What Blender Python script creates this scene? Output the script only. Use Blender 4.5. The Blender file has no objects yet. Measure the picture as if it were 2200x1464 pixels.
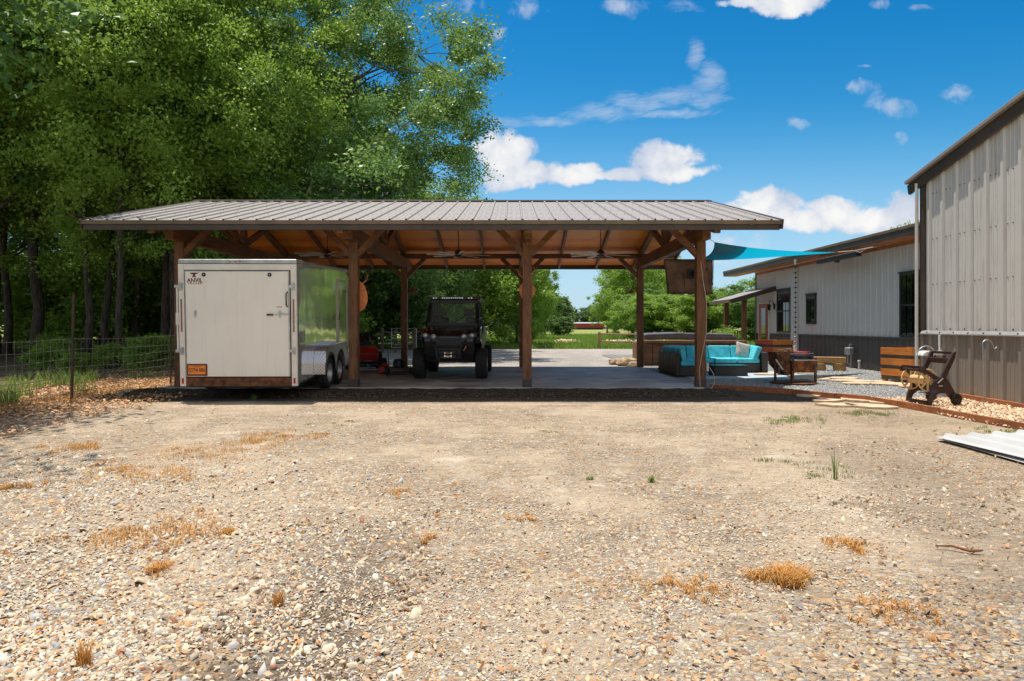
import bpy, math, random
import numpy as np
from mathutils import Vector, Matrix, noise as mnoise
R = math.radians
SC = bpy.context.scene
COL = SC.collection
rng = np.random.default_rng(7)
random.seed(7)

# ------------------------------------------------------------------ camera, sky, sun, exposure
cam_d = bpy.data.cameras.new('camera'); cam = bpy.data.objects.new('camera', cam_d); COL.objects.link(cam)
cam.location = (0, 0, 1.4); cam.rotation_euler = (R(90), 0, 0)
cam_d.sensor_width = 36.0; cam_d.lens = 36.0 * 1400 / 2200
cam_d.shift_x = 0.0; cam_d.shift_y = -34.0 / 2200
cam_d.clip_start = 0.05; cam_d.clip_end = 3000
SC.camera = cam
SUN_TO = Vector((-0.17, 0.20, 1.0)).normalized()
SUN_EL = math.asin(SUN_TO.z); SUN_AZ = math.atan2(SUN_TO.x, SUN_TO.y)
sl = bpy.data.lights.new('sun', 'SUN'); sl.energy = 4.4; sl.angle = R(0.5); sl.color = (1.0, 0.935, 0.83)
so = bpy.data.objects.new('sun', sl); COL.objects.link(so)
so.rotation_euler = SUN_TO.to_track_quat('Z', 'Y').to_euler(); so.location = (-20, 20, 60)
SC.view_settings.view_transform = 'Standard'; SC.view_settings.look = 'None'
SC.view_settings.exposure = 0.48; SC.view_settings.gamma = 1.0
SC.cycles.max_bounces = 8; SC.cycles.diffuse_bounces = 6; SC.cycles.transparent_max_bounces = 12
SC.cycles.sample_clamp_indirect = 6.0

W = bpy.data.worlds.new('World'); SC.world = W; W.use_nodes = True
wn = W.node_tree; wn.nodes.clear()
class NT:
    """tiny node helper"""
    def __init__(s, nt): s.nt = nt
    def n(s, t, **kw):
        nd = s.nt.nodes.new(t)
        for k, v in kw.items():
            if hasattr(nd, k): setattr(nd, k, v)
        return nd
    def put(s, sock, v):
        if isinstance(v, bpy.types.NodeSocket): s.nt.links.new(v, sock)
        elif v is not None: sock.default_value = v
    def m(s, op, a, b=None, c=None, clamp=False):
        nd = s.nt.nodes.new('ShaderNodeMath'); nd.operation = op; nd.use_clamp = clamp
        s.put(nd.inputs[0], a)
        if b is not None: s.put(nd.inputs[1], b)
        if c is not None: s.put(nd.inputs[2], c)
        return nd.outputs[0]
    def vm(s, op, a, b=None, sc=None):
        nd = s.nt.nodes.new('ShaderNodeVectorMath'); nd.operation = op
        s.put(nd.inputs[0], a)
        if b is not None: s.put(nd.inputs[1], b)
        if sc is not None: s.put(nd.inputs['Scale'], sc)
        return nd.outputs[0]
    def comb(s, x, y, z):
        nd = s.nt.nodes.new('ShaderNodeCombineXYZ')
        for i, v in enumerate((x, y, z)): s.put(nd.inputs[i], v)
        return nd.outputs[0]
    def sep(s, v):
        nd = s.nt.nodes.new('ShaderNodeSeparateXYZ'); s.put(nd.inputs[0], v); return nd.outputs
    def noise(s, vec, scale, detail=4, rough=.55, dist=0.0, out=0):
        nd = s.nt.nodes.new('ShaderNodeTexNoise'); s.put(nd.inputs['Vector'], vec)
        nd.inputs['Scale'].default_value = scale; nd.inputs['Detail'].default_value = detail
        nd.inputs['Roughness'].default_value = rough; nd.inputs['Distortion'].default_value = dist
        return nd.outputs[out]
    def vor(s, vec, scale, feat='F1', rnd=1.0):
        nd = s.nt.nodes.new('ShaderNodeTexVoronoi'); nd.feature = feat
        s.put(nd.inputs['Vector'], vec); nd.inputs['Scale'].default_value = scale
        nd.inputs['Randomness'].default_value = rnd
        return nd.outputs
    def ss(s, x, a, b, to0=0.0, to1=1.0):
        nd = s.nt.nodes.new('ShaderNodeMapRange'); nd.interpolation_type = 'SMOOTHSTEP'
        s.put(nd.inputs[0], x); s.put(nd.inputs[1], a); s.put(nd.inputs[2], b); s.put(nd.inputs[3], to0); s.put(nd.inputs[4], to1)
        return nd.outputs[0]
    def mix(s, f, a, b, mode='MIX'):
        nd = s.nt.nodes.new('ShaderNodeMix'); nd.data_type = 'RGBA'; nd.blend_type = mode
        s.put(nd.inputs[0], f)
        for k, v in ((6, a), (7, b)):
            if isinstance(v, (tuple, list)): v = tuple(v) + ((1,) if len(v) == 3 else ())
            s.put(nd.inputs[k], v)
        return nd.outputs[2]
    def ramp(s, f, stops, interp='LINEAR'):
        nd = s.nt.nodes.new('ShaderNodeValToRGB'); cr = nd.color_ramp; cr.interpolation = interp
        while len(cr.elements) < len(stops): cr.elements.new(.5)
        for e, (p, c) in zip(cr.elements, stops):
            e.position = p; e.color = tuple(c) + (1,)
        s.put(nd.inputs[0], f); return nd.outputs[0]
    def bump(s, h, strength=.3, dist=.02):
        nd = s.nt.nodes.new('ShaderNodeBump'); nd.inputs['Strength'].default_value = strength
        nd.inputs['Distance'].default_value = dist; s.put(nd.inputs['Height'], h); return nd.outputs[0]

def build_world():
    g = NT(wn)
    sky = g.n('ShaderNodeTexSky'); sky.sky_type = 'NISHITA'; sky.sun_disc = False
    sky.sun_elevation = SUN_EL; sky.sun_rotation = SUN_AZ; sky.altitude = 100
    sky.air_density = 1.0; sky.dust_density = 0.6; sky.ozone_density = 3.0
    hs = g.n('ShaderNodeHueSaturation'); hs.inputs['Saturation'].default_value = 1.45; hs.inputs['Value'].default_value = 1.0
    hs.inputs['Hue'].default_value = 0.486
    wn.links.new(sky.outputs[0], hs.inputs['Color'])
    tc = g.n('ShaderNodeTexCoord'); d = tc.outputs['Generated']
    x, y, z = g.sep(d)
    yy = g.m('MAXIMUM', y, 0.08)
    u = g.m('DIVIDE', x, yy); v = g.m('DIVIDE', z, yy)
    p = g.comb(u, v, 0.0)
    warp = g.noise(p, 7.0, 5, .6, out=1)
    warp = g.vm('SUBTRACT', warp, (0.5, 0.5, 0.5))
    pw = g.vm('ADD', p, g.vm('SCALE', warp, sc=0.05))
    uw, vw, _ = g.sep(pw)
    fine = g.noise(p, 30.0, 9, .60, .5)
    def P(px, py): return (px - 1100) / 1400.0, (698 - py) / 1400.0
    def ell(lst):
        acc = None; low = None
        for px, py, rx, ry in lst:
            cu, cv = P(px, py); rx /= 1400.0; ry /= 1400.0
            a = g.m('DIVIDE', g.m('SUBTRACT', uw, cu), rx); b = g.m('DIVIDE', g.m('SUBTRACT', vw, cv), ry)
            f = g.m('SUBTRACT', 1.0, g.m('ADD', g.m('MULTIPLY', a, a), g.m('MULTIPLY', b, b)))
            acc = f if acc is None else g.m('SMOOTH_MAX', acc, f, .25)
        return acc
    cum = ell([(1085, 335, 75, 62), (1075, 380, 60, 36), (1150, 370, 70, 34), (1225, 372, 80, 26), (1320, 378, 70, 18),
               (1425, 338, 92, 44), (1440, 368, 110, 24), (1655, 445, 78, 46), (1600, 458, 70, 26), (1790, 462, 82, 36), (1730, 478, 90, 30),
               (1950, 460, 75, 50), (1870, 478, 90, 34), (1690, 0, 110, 38), (1590, 0, 60, 16)])
    thin = ell([(1905, 222, 60, 30), (1850, 192, 42, 22), (2065, 205, 42, 18), (1345, 10, 56, 22), (1130, 22, 52, 22), (985, 10, 60, 18),
                (1070, 64, 26, 12), (1570, 520, 90, 22), (1470, 15, 50, 16), (1888, 10, 36, 14), (1975, 18, 32, 10), (1940, 290, 16, 16),
                (1720, 275, 36, 14), (1858, 145, 22, 6), (1560, 560, 130, 16)])
    # wisp: a bent streak of high cloud
    wisp = None
    pts = [(1085, 266), (1180, 258), (1290, 240), (1380, 213), (1450, 200), (1520, 170), (1535, 150), (1495, 105)]
    wd = [(60, 10), (70, 12), (80, 17), (70, 20), (60, 18), (34, 26), (24, 30), (16, 30)]
    pts[7] = (1497, 118); pts[6] = (1530, 160); pts[5] = (1522, 182)
    for (px, py), w_ in zip(pts, wd):
        cu, cv = P(px, py)
        a = g.m('DIVIDE', g.m('SUBTRACT', uw, cu), w_[0] / 1400.0); b = g.m('DIVIDE', g.m('SUBTRACT', vw, cv), w_[1] / 1400.0)
        f = g.m('SUBTRACT', 1.0, g.m('ADD', g.m('MULTIPLY', a, a), g.m('MULTIPLY', b, b)))
        wisp = f if wisp is None else g.m('SMOOTH_MAX', wisp, f, .3)
    for (px, py, rx, ry) in ((1440, 238, 90, 10), (1515, 215, 45, 12)):
        cu, cv = P(px, py)
        a = g.m('DIVIDE', g.m('SUBTRACT', uw, cu), rx / 1400.0); b = g.m('DIVIDE', g.m('SUBTRACT', vw, cv), ry / 1400.0)
        wisp = g.m('SMOOTH_MAX', wisp, g.m('SUBTRACT', 1.0, g.m('ADD', g.m('MULTIPLY', a, a), g.m('MULTIPLY', b, b))), .3)
    strk = g.noise(g.comb(g.m('ADD', u, g.m('MULTIPLY', v, 1.5)), g.m('MULTIPLY', g.m('SUBTRACT', v, g.m('MULTIPLY', u, .22)), 5.0), 0.0), 20.0, 9, .68, 1.0)
    cumn = g.m('ADD', cum, g.m('MULTIPLY', g.m('SUBTRACT', fine, .5), 1.9))
    cumd = g.ss(cumn, .0, .6)
    thn = g.m('MULTIPLY', g.ss(g.m('ADD', thin, g.m('MULTIPLY', g.m('SUBTRACT', fine, .52), 4.6)), -.1, 1.9), .62)
    wsp = g.m('MULTIPLY', g.ss(g.m('ADD', wisp, g.m('MULTIPLY', g.m('SUBTRACT', strk, .5), 3.2)), -.7, 2.3), .5)
    # unseen white clouds added behind and above the camera as neutral fill light
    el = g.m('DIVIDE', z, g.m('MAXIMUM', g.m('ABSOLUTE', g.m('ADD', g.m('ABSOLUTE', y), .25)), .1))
    fill_clouds = g.ss(g.noise(g.comb(g.m('DIVIDE', x, g.m('ADD', g.m('ABSOLUTE', z), .18)), g.m('DIVIDE', y, g.m('ADD', g.m('ABSOLUTE', z), .18)), 0.0), 1.3, 6, .6), .36, .50)
    fill_clouds = g.m('MULTIPLY', fill_clouds, g.ss(y, .12, -.12))
    dens = g.m('MAXIMUM', g.m('MAXIMUM', cumd, thn), g.m('MAXIMUM', wsp, g.m('MULTIPLY', fill_clouds, .92)), clamp=True)
    # low haze near the skyline
    hz = g.ss(v, .36, -.02)
    shade = g.m('ADD', g.m('MULTIPLY', g.ss(g.noise(g.vm('ADD', p, (0.0, .02, 0.0)), 13.0, 7, .6), .36, .64), .65), g.m('MULTIPLY', g.ss(cumn, .2, 1.3), .35))
    ccol = g.mix(shade, (3.9, 4.5, 5.6), (7.2, 7.1, 6.9))
    skyc = g.mix(g.m('MULTIPLY', hz, .72), hs.outputs[0], (3.4, 5.2, 6.9))
    skyc = g.mix(g.ss(v, .12, .55), skyc, g.mix(1.0, skyc, (.34, .80, .93), 'MULTIPLY'))
    skyc = g.mix(g.m('MULTIPLY', g.m('MULTIPLY', g.ss(z, .42, .0), g.ss(y, .1, -.25)), .8), skyc, (5.6, 5.7, 5.8))  # whitish low haze added out of view behind the camera, as fill light
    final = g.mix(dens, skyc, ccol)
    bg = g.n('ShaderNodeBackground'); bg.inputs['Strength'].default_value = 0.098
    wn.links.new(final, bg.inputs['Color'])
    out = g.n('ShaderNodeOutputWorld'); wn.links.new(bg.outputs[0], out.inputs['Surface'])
build_world()
W.cycles.sampling_method = 'MANUAL'; W.cycles.sample_map_resolution = 512

# ------------------------------------------------------------------ materials
def new_mat(name):
    m = bpy.data.materials.new(name); m.use_nodes = True
    nt = m.node_tree; b = nt.nodes['Principled BSDF']; return m, NT(nt), b
def pos(g):
    return g.n('ShaderNodeTexCoord').outputs['Object']
def M(name, col, rough=.6, metal=0.0, var=.12, vscale=6.0, bump=0.0, bscale=60.0, spec=.5, col2=None, coat=0.0):
    m, g, b = new_mat(name); p = pos(g)
    n = g.noise(p, vscale, 5, .6)
    c2 = col2 if col2 else tuple(max(0, c * (1 - 2 * var)) for c in col)
    c1 = col if col2 else tuple(min(1, c * (1 + var)) for c in col)
    f = g.ss(n, .32, .68)
    g.put(b.inputs['Base Color'], g.mix(f, c2, c1))
    g.put(b.inputs['Roughness'], g.m('ADD', rough - .06, g.m('MULTIPLY', g.noise(p, vscale * 2.3, 3), .12)))
    b.inputs['Metallic'].default_value = metal; b.inputs['Specular IOR Level'].default_value = spec
    if coat: b.inputs['Coat Weight'].default_value = coat; b.inputs['Coat Roughness'].default_value = .05
    if bump: g.put(b.inputs['Normal'], g.bump(g.noise(p, bscale, 4), bump, .01))
    return m
def wood(name, dark, light, scale=(1, 1, 1), rough=.6, rings=14.0, bump=.25, plank=None, axis='X'):
    """stained timber with long grain; plank = (axis index, board width) draws the joints between boards"""
    m, g, b = new_mat(name); p = pos(g)
    ps = g.vm('MULTIPLY', p, scale)
    n1 = g.noise(ps, 3.2, 6, .65, 1.2); n2 = g.noise(ps, rings * 2, 5, .7, .4); n3 = g.noise(p, 1.1, 3, .5)
    f = g.m('ADD', g.m('MULTIPLY', n1, .5), g.m('MULTIPLY', n2, .5))
    c = g.mix(g.ss(f, .36, .64), dark, light)
    c = g.mix(g.m('MULTIPLY', g.ss(n3, .45, .75), .45), c, tuple(x * .45 for x in dark))
    kn = g.ss(g.vor(g.vm('MULTIPLY', p, tuple(.9 + .8 * s for s in scale)), 1.5)[0], .07, .03)
    c = g.mix(g.m('MULTIPLY', kn, .6), c, tuple(x * .25 for x in dark))
    hgt = n2
    if plank:
        ax, w = plank
        s = g.sep(p)[ax]; t = g.m('DIVIDE', s, w); fr = g.m('FRACT', t); idx = g.m('FLOOR', t)
        wn_ = g.n('ShaderNodeTexWhiteNoise', noise_dimensions='1D'); g.put(wn_.inputs['W'], idx)
        rv = wn_.outputs['Value']
        c = g.mix(g.m('MULTIPLY', rv, .55), c, tuple(min(1, x * 1.5) for x in light))
        gap = g.m('MULTIPLY', g.ss(fr, 0.0, .07), g.ss(fr, 1.0, .93))
        c = g.mix(gap, tuple(x * .18 for x in dark), c)
        hgt = g.m('ADD', g.m('MULTIPLY', gap, 1.5), g.m('MULTIPLY', n2, .3))
    g.put(b.inputs['Base Color'], c); g.put(b.inputs['Roughness'], g.ss(n2, .2, .8, rough + .1, rough - .12))
    g.put(b.inputs['Normal'], g.bump(hgt, bump, .01))
    return m
def glass_mat(name, tint=(.9, .95, .97), rough=.02, alpha=.25):
    m, g, b = new_mat(name)
    b.inputs['Base Color'].default_value = (*tint, 1); b.inputs['Roughness'].default_value = rough
    b.inputs['Alpha'].default_value = alpha; b.inputs['Specular IOR Level'].default_value = .9
    return m
def leaf_mat(name, cols, trans=.35, rough=.45, spec=.38):
    m, g, b = new_mat(name)
    at = g.n('ShaderNodeAttribute', attribute_name='rnd'); oi = g.n('ShaderNodeObjectInfo')
    n = g.noise(pos(g), .55, 3, .5)
    f = g.m('ADD', g.m('MULTIPLY', at.outputs['Fac'], .6), g.m('MULTIPLY', n, .55))
    f = g.m('ADD', g.m('SUBTRACT', f, .08), g.m('MULTIPLY', g.m('SUBTRACT', oi.outputs['Random'], .5), .12), clamp=True)
    c = g.ramp(f, [(i / (len(cols) - 1), tuple(min(1, q * 1.45) for q in cc)) for i, cc in enumerate(cols)])
    g.put(b.inputs['Base Color'], c); b.inputs['Roughness'].default_value = rough
    b.inputs['Specular IOR Level'].default_value = spec
    tr = g.n('ShaderNodeBsdfTranslucent'); g.put(tr.inputs['Color'], g.mix(.6, c, (.27, .37, .06), 'MIX'))
    mx = g.n('ShaderNodeMixShader'); mx.inputs[0].default_value = trans
    g.nt.links.new(b.outputs[0], mx.inputs[1]); g.nt.links.new(tr.outputs[0], mx.inputs[2])
    g.nt.links.new(mx.outputs[0], g.nt.nodes['Material Output'].inputs['Surface'])
    return m
def stone_mat(name, cols, rough=.85):
    m, g, b = new_mat(name)
    at = g.n('ShaderNodeAttribute', attribute_name='rnd')
    c = g.ramp(at.outputs['Fac'], cols, 'CONSTANT')
    n = g.noise(pos(g), 90, 4)
    c = g.mix(g.m('MULTIPLY', g.ss(n, .4, .7), .25), c, (.30, .25, .19))
    g.put(b.inputs['Base Color'], c); b.inputs['Roughness'].default_value = rough
    return m

PAL = [(0.0, (.58, .47, .34)), (.14, (.40, .31, .22)), (.28, (.50, .39, .27)), (.42, (.31, .285, .265)), (.52, (.68, .60, .48)), (.66, (.58, .31, .12)),
       (.76, (.37, .33, .29)), (.84, (.64, .46, .24)), (.94, (.27, .10, .04))]
PALS = [(0, (.60, .50, .37)), (.15, (.40, .32, .23)), (.28, (.53, .43, .30)), (.42, (.33, .31, .29)), (.52, (.69, .61, .49)), (.68, (.60, .33, .14)), (.77, (.44, .42, .40)), (.86, (.68, .55, .38)), (.955, (.28, .12, .06))]
def ground_mat():
    m, g, b = new_mat('gravel_ground'); p = pos(g); x, y, z = g.sep(p)
    pv = g.vm('ADD', p, g.vm('SCALE', g.vm('SUBTRACT', g.noise(p, 25, 3, .6, out=1), (.5, .5, .5)), sc=.03))
    pv = g.vm('MULTIPLY', pv, (1.0, 1.35, 1.0))
    v1 = g.vor(pv, 24); v2 = g.vor(pv, 52); e1 = g.vor(pv, 24, 'DISTANCE_TO_EDGE')[0]
    def pick(col): return g.sep(col)[0]
    c1 = g.ramp(pick(v1[1]), PAL, 'CONSTANT'); c2 = g.ramp(pick(v2[1]), PAL, 'CONSTANT')
    big = g.noise(p, .55, 5, .6); mid = g.noise(p, 2.3, 5, .65)
    dirtn = g.noise(p, 18, 6, .7)
    dirt = g.mix(g.ss(dirtn, .3, .7), (.36, .27, .185), (.58, .46, .33))
    dirt = g.mix(g.ss(g.noise(p, 120, 4, .7), .45, .7), dirt, (.66, .54, .39))
    ch = g.mix(g.ss(mid, .38, .62), c2, c1)
    ch = g.mix(g.ss(e1, .02, .0), ch, (.20, .15, .10))
    bare = g.m('MULTIPLY', g.ss(g.m('ADD', g.m('MULTIPLY', big, .7), g.m('MULTIPLY', mid, .35)), .47, .60), .72)
    c = g.mix(bare, ch, dirt)
    c = g.mix(g.m('MULTIPLY', g.ss(g.noise(g.vm('MULTIPLY', g.vm('ADD', p, (7, 2, 0)), (1, 1.8, 1)), 1.7, 7, .72, .5), .50, .64), .42), c, (.27, .20, .14))
    # pale sandy spots and darker clayey track
    sand = g.ss(g.noise(g.vm('ADD', p, (3.3, 9.0, 0)), .9, 4, .6), .60, .72)
    c = g.mix(g.m('MULTIPLY', sand, .7), c, (.70, .60, .47))
    # brown earth near the barn and by the slab
    rb = g.m('MULTIPLY', g.ss(x, 2.5, 6.0), g.ss(mid, .35, .6))
    c = g.mix(g.m('MULTIPLY', rb, .42), c, (.38, .27, .16))
    ck = g.noise(g.vm('MULTIPLY', pv, (1, 2.2, 1)), 11, 7, .78, 1.6)
    c = g.mix(g.m('MULTIPLY', g.m('MULTIPLY', g.ss(ck, .56, .68), g.ss(big, .46, .60)), .75), c, (.17, .12, .08))
    def band(cx_, w_, sl):
        dxx = g.m('ABSOLUTE', g.m('SUBTRACT', g.m('ADD', x, g.m('MULTIPLY', y, sl)), g.m('ADD', cx_, g.m('MULTIPLY', g.m('SUBTRACT', mid, .5), .8))))
        return g.ss(dxx, w_, w_ * .35)
    tr = g.m('MAXIMUM', g.m('MULTIPLY', band(-.75, .42, .06), g.ss(y, 5.2, 3.0)), g.m('MULTIPLY', band(2.2, .75, -.22), g.m('MULTIPLY', g.m('MULTIPLY', g.ss(y, 2.8, 3.8), .28), g.ss(y, 8.5, 6.5))))
    tr = g.m('MAXIMUM', tr, g.m('MULTIPLY', band(5.0, 1.3, 0.0), g.m('MULTIPLY', g.m('MULTIPLY', g.ss(y, 6.8, 8.0), .15), g.ss(y, 10.8, 9.8))))
    ck2 = g.noise(g.vm('MULTIPLY', pv, (1, 1.6, 1)), 9, 8, .75, 1.2)
    c = g.mix(g.m('MULTIPLY', tr, .75), c, g.mix(g.ss(ck2, .42, .62), (.46, .37, .28), (.15, .10, .065)))
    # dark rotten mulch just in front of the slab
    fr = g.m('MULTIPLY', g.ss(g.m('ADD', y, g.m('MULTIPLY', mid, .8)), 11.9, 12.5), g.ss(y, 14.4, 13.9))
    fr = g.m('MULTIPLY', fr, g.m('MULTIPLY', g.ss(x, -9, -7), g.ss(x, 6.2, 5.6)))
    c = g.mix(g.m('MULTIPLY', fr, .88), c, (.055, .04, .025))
    # fallen leaves toward the fence
    lm = g.ss(g.m('ADD', x, g.m('MULTIPLY', g.m('SUBTRACT', mid, .5), 3.0)), -6.4, -8.2)
    lv = g.ramp(pick(g.vor(pv, 17)[1]), [(0, (.34, .20, .11)), (.3, (.24, .13, .07)), (.5, (.42, .28, .17)), (.75, (.18, .11, .06)), (.9, (.5, .36, .24))], 'CONSTANT')
    c = g.mix(g.m('MULTIPLY', lm, .85), c, lv)
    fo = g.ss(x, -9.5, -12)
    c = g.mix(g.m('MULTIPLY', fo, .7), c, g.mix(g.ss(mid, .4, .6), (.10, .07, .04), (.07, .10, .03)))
    # the crushed stone drive behind the slab is finer and greyer
    bk = g.ss(y, 19.5, 20.8)
    gr = g.ramp(pick(v2[1]), [(0, (.42, .37, .33)), (.3, (.50, .44, .39)), (.55, (.34, .30, .28)), (.8, (.58, .52, .46))], 'CONSTANT')
    c = g.mix(g.m('MULTIPLY', bk, g.m('SUBTRACT', 1.0, fo)), c, gr)
    g.put(b.inputs['Base Color'], c); b.inputs['Roughness'].default_value = .92; b.inputs['Specular IOR Level'].default_value = .25
    h = g.m('ADD', g.m('MULTIPLY', g.ss(e1, 0, .25), g.m('SUBTRACT', 1.1, bare)), g.m('MULTIPLY', dirtn, .8))
    h = g.m('ADD', h, g.m('MULTIPLY', pick(v1[1]), .5))
    h = g.m('ADD', h, g.m('MULTIPLY', g.m('MULTIPLY', g.m('ADD', tr, .25), ck2), 5.0))
    g.put(b.inputs['Normal'], g.bump(h, .85, .022))
    return m
def field_mat():
    m, g, b = new_mat('meadow_grass'); p = pos(g); x, y, z = g.sep(p)
    n1 = g.noise(g.vm('MULTIPLY', p, (1, .6, 1)), .25, 6, .65); n2 = g.noise(p, 5, 5, .7)
    c = g.mix(g.ss(n1, .35, .65), (.12, .20, .025), (.27, .32, .07))
    c = g.mix(g.m('MULTIPLY', g.ss(n2, .5, .75), .5), c, (.28, .26, .09))
    c = g.mix(g.m('MULTIPLY', g.ss(y, 60, 110), .55), c, (.30, .29, .12))
    g.put(b.inputs['Base Color'], c); b.inputs['Roughness'].default_value = 1.0; b.inputs['Specular IOR Level'].default_value = .1
    g.put(b.inputs['Normal'], g.bump(n2, .9, .1)); return m
def grey_gravel_mat():
    m, g, b = new_mat('blue_grey_gravel'); p = pos(g)
    v = g.vor(p, 42); e = g.vor(p, 42, 'DISTANCE_TO_EDGE')[0]
    c = g.ramp(g.sep(v[1])[0], [(0, (.26, .27, .28)), (.25, (.40, .40, .39)), (.5, (.20, .22, .25)), (.7, (.5, .47, .42)), (.88, (.30, .27, .23))], 'CONSTANT')
    c = g.mix(g.ss(e, .05, .0), c, (.07, .07, .07))
    c = g.mix(g.m('MULTIPLY', g.ss(g.noise(p, 1.2, 4), .5, .7), .3), c, (.45, .38, .28))
    g.put(b.inputs['Base Color'], c); b.inputs['Roughness'].default_value = .9
    g.put(b.inputs['Normal'], g.bump(g.ss(e, 0, .3), .9, .02)); return m
def concrete_mat():
    m, g, b = new_mat('worn_concrete'); p = pos(g)
    n = g.noise(p, .9, 6, .6, .6); n2 = g.noise(p, 30, 4, .6)
    c = g.mix(g.ss(n, .35, .65), (.30, .26, .225), (.52, .47, .41))
    c = g.mix(g.m('MULTIPLY', g.ss(g.noise(g.vm('MULTIPLY', p, (.5, 1.6, 1)), 1.3, 5, .7), .52, .66), .75), c, (.11, .07, .05))
    c = g.mix(g.m('MULTIPLY', g.ss(n2, .5, .8), .3), c, (.5, .47, .42))
    g.put(b.inputs['Base Color'], c); b.inputs['Roughness'].default_value = .55
    g.put(b.inputs['Normal'], g.bump(n2, .2, .005)); return m
def chip_mat():
    m, g, b = new_mat('wood_chips'); p = pos(g)
    v = g.vor(g.vm('MULTIPLY', p, (1, 1, 1)), 30); e = g.vor(p, 30, 'DISTANCE_TO_EDGE')[0]
    c = g.ramp(g.sep(v[1])[0], [(0, (.55, .36, .20)), (.25, (.66, .52, .36)), (.5, (.40, .19, .08)), (.7, (.6, .45, .3)), (.88, (.28, .14, .07))], 'CONSTANT')
    g.put(b.inputs['Base Color'], c); b.inputs['Roughness'].default_value = .9
    g.put(b.inputs['Normal'], g.bump(g.ss(e, 0, .3), .9, .03)); return m
def bark_mat(name, a=(.035, .026, .02), c_=(.12, .09, .07)):
    m, g, b = new_mat(name); p = pos(g)
    n = g.noise(g.vm('MULTIPLY', p, (1, 1, .18)), 16, 6, .7, .5)
    g.put(b.inputs['Base Color'], g.mix(g.ss(n, .38, .62), a, c_)); b.inputs['Roughness'].default_value = .95
    g.put(b.inputs['Normal'], g.bump(n, .8, .03)); return m
def metal_panel(name, col, dirt=(.20, .15, .10), rough=.42, low=0.0, dirt_amt=.35):
    """painted steel sheet, faint vertical run-off stains"""
    m, g, b = new_mat(name); p = pos(g); x, y, z = g.sep(p)
    st = g.noise(g.vm('MULTIPLY', p, (6, 6, .35)), 3.0, 5, .65)
    sp = g.noise(p, 1.6, 5, .6)
    c = g.mix(g.m('MULTIPLY', g.ss(st, .5, .72), dirt_amt), col, dirt)
    c = g.mix(g.m('MULTIPLY', g.ss(sp, .4, .7), .18), c, tuple(min(1, k * 1.25) for k in col))
    if low: c = g.mix(g.m('MULTIPLY', g.ss(g.m('ADD', z, g.m('MULTIPLY', g.noise(p, 7, 5, .7), .5)), low + .35, .2), .6), c, (.33, .24, .15))
    g.put(b.inputs['Base Color'], c); b.inputs['Metallic'].default_value = .05
    g.put(b.inputs['Roughness'], g.ss(st, .3, .7, rough, rough + .2))
    g.put(b.inputs['Normal'], g.bump(g.noise(p, 2.2, 2), .12, .05))
    return m
def diamond_mat():
    m, g, b = new_mat('tread_plate'); p = pos(g); x, y, z = g.sep(p)
    u = g.m('MULTIPLY', g.m('ADD', g.m('ADD', x, y), z), 95.0); v = g.m('MULTIPLY', g.m('SUBTRACT', g.m('ADD', x, y), z), 95.0)
    h = g.m('MAXIMUM', g.ss(g.m('SINE', u), .3, .9), g.ss(g.m('SINE', v), .5, .95))
    g.put(b.inputs['Base Color'], g.mix(h, (.48, .48, .5), (.72, .72, .74)))
    b.inputs['Metallic'].default_value = .95; b.inputs['Roughness'].default_value = .28
    g.put(b.inputs['Normal'], g.bump(h, .5, .004)); return m
def wicker_mat():
    m, g, b = new_mat('dark_wicker'); p = pos(g); x, y, z = g.sep(p)
    a = g.m('SINE', g.m('MULTIPLY', g.m('ADD', x, y), 160.0)); c = g.m('SINE', g.m('MULTIPLY', z, 160.0))
    h = g.m('MULTIPLY', a, c)
    g.put(b.inputs['Base Color'], g.mix(g.ss(h, -.4, .6), (.018, .014, .012), (.085, .065, .055)))
    b.inputs['Roughness'].default_value = .5; g.put(b.inputs['Normal'], g.bump(h, .6, .005)); return m

MT = {}
MT['ground'] = ground_mat(); MT['field'] = field_mat(); MT['greyg'] = grey_gravel_mat(); MT['conc'] = concrete_mat(); MT['chips'] = chip_mat()
MT['bark'] = bark_mat('rough_bark'); MT['bark2'] = bark_mat('grey_bark', (.05, .045, .04), (.17, .15, .13))
MT['roofm'] = metal_panel('roof_sheet', (.31, .275, .25), (.2, .17, .15), .38)
MT['trimd'] = M('bronze_trim', (.075, .052, .040), .4, .1, .1, 2)
MT['fasc'] = M('tan_brown_trim', (.19, .13, .075), .45, .1, .12, 2)
MT['timber'] = wood('stained_timber', (.075, .030, .012), (.29, .125, .042), (5, 5, .5), .6)
MT['timberh'] = wood('stained_timber_level', (.075, .030, .012), (.27, .12, .042), (.5, 5, 5), .6)
MT['timbery'] = wood('stained_timber_deep', (.08, .034, .014), (.28, .13, .05), (5, .5, 5), .6)
MT['ceil'] = wood('cedar_ceiling', (.86, .14, .012), (1.0, .34, .045), (.35, 4, 4), .42, plank=(1, .125), bump=.5)
MT['white'] = metal_panel('trailer_white', (.86, .80, .71), (.45, .36, .25), .34, dirt_amt=.16)
MT['whitet'] = M('trailer_trim_white', (.80, .74, .65), .4, .0, .05, 3)
MT['alu'] = M('dull_aluminium', (.50, .49, .47), .38, .85, .12, 5)
MT['steel'] = M('galvanised', (.55, .56, .57), .4, .8, .15, 9)
MT['chrome'] = M('chrome', (.8, .8, .82), .12, 1.0, .02, 4)
MT['black'] = M('black_plastic', (.018, .018, .019), .45, 0, .2, 8)
MT['blackg'] = M('black_gloss', (.014, .014, .016), .16, 0, .1, 4, coat=.6)
MT['rubber'] = M('tyre_rubber', (.022, .021, .020), .8, 0, .25, 20, bump=.4, bscale=90)
MT['red'] = M('red_paint', (.42, .018, .015), .35, 0, .15, 5)
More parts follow.
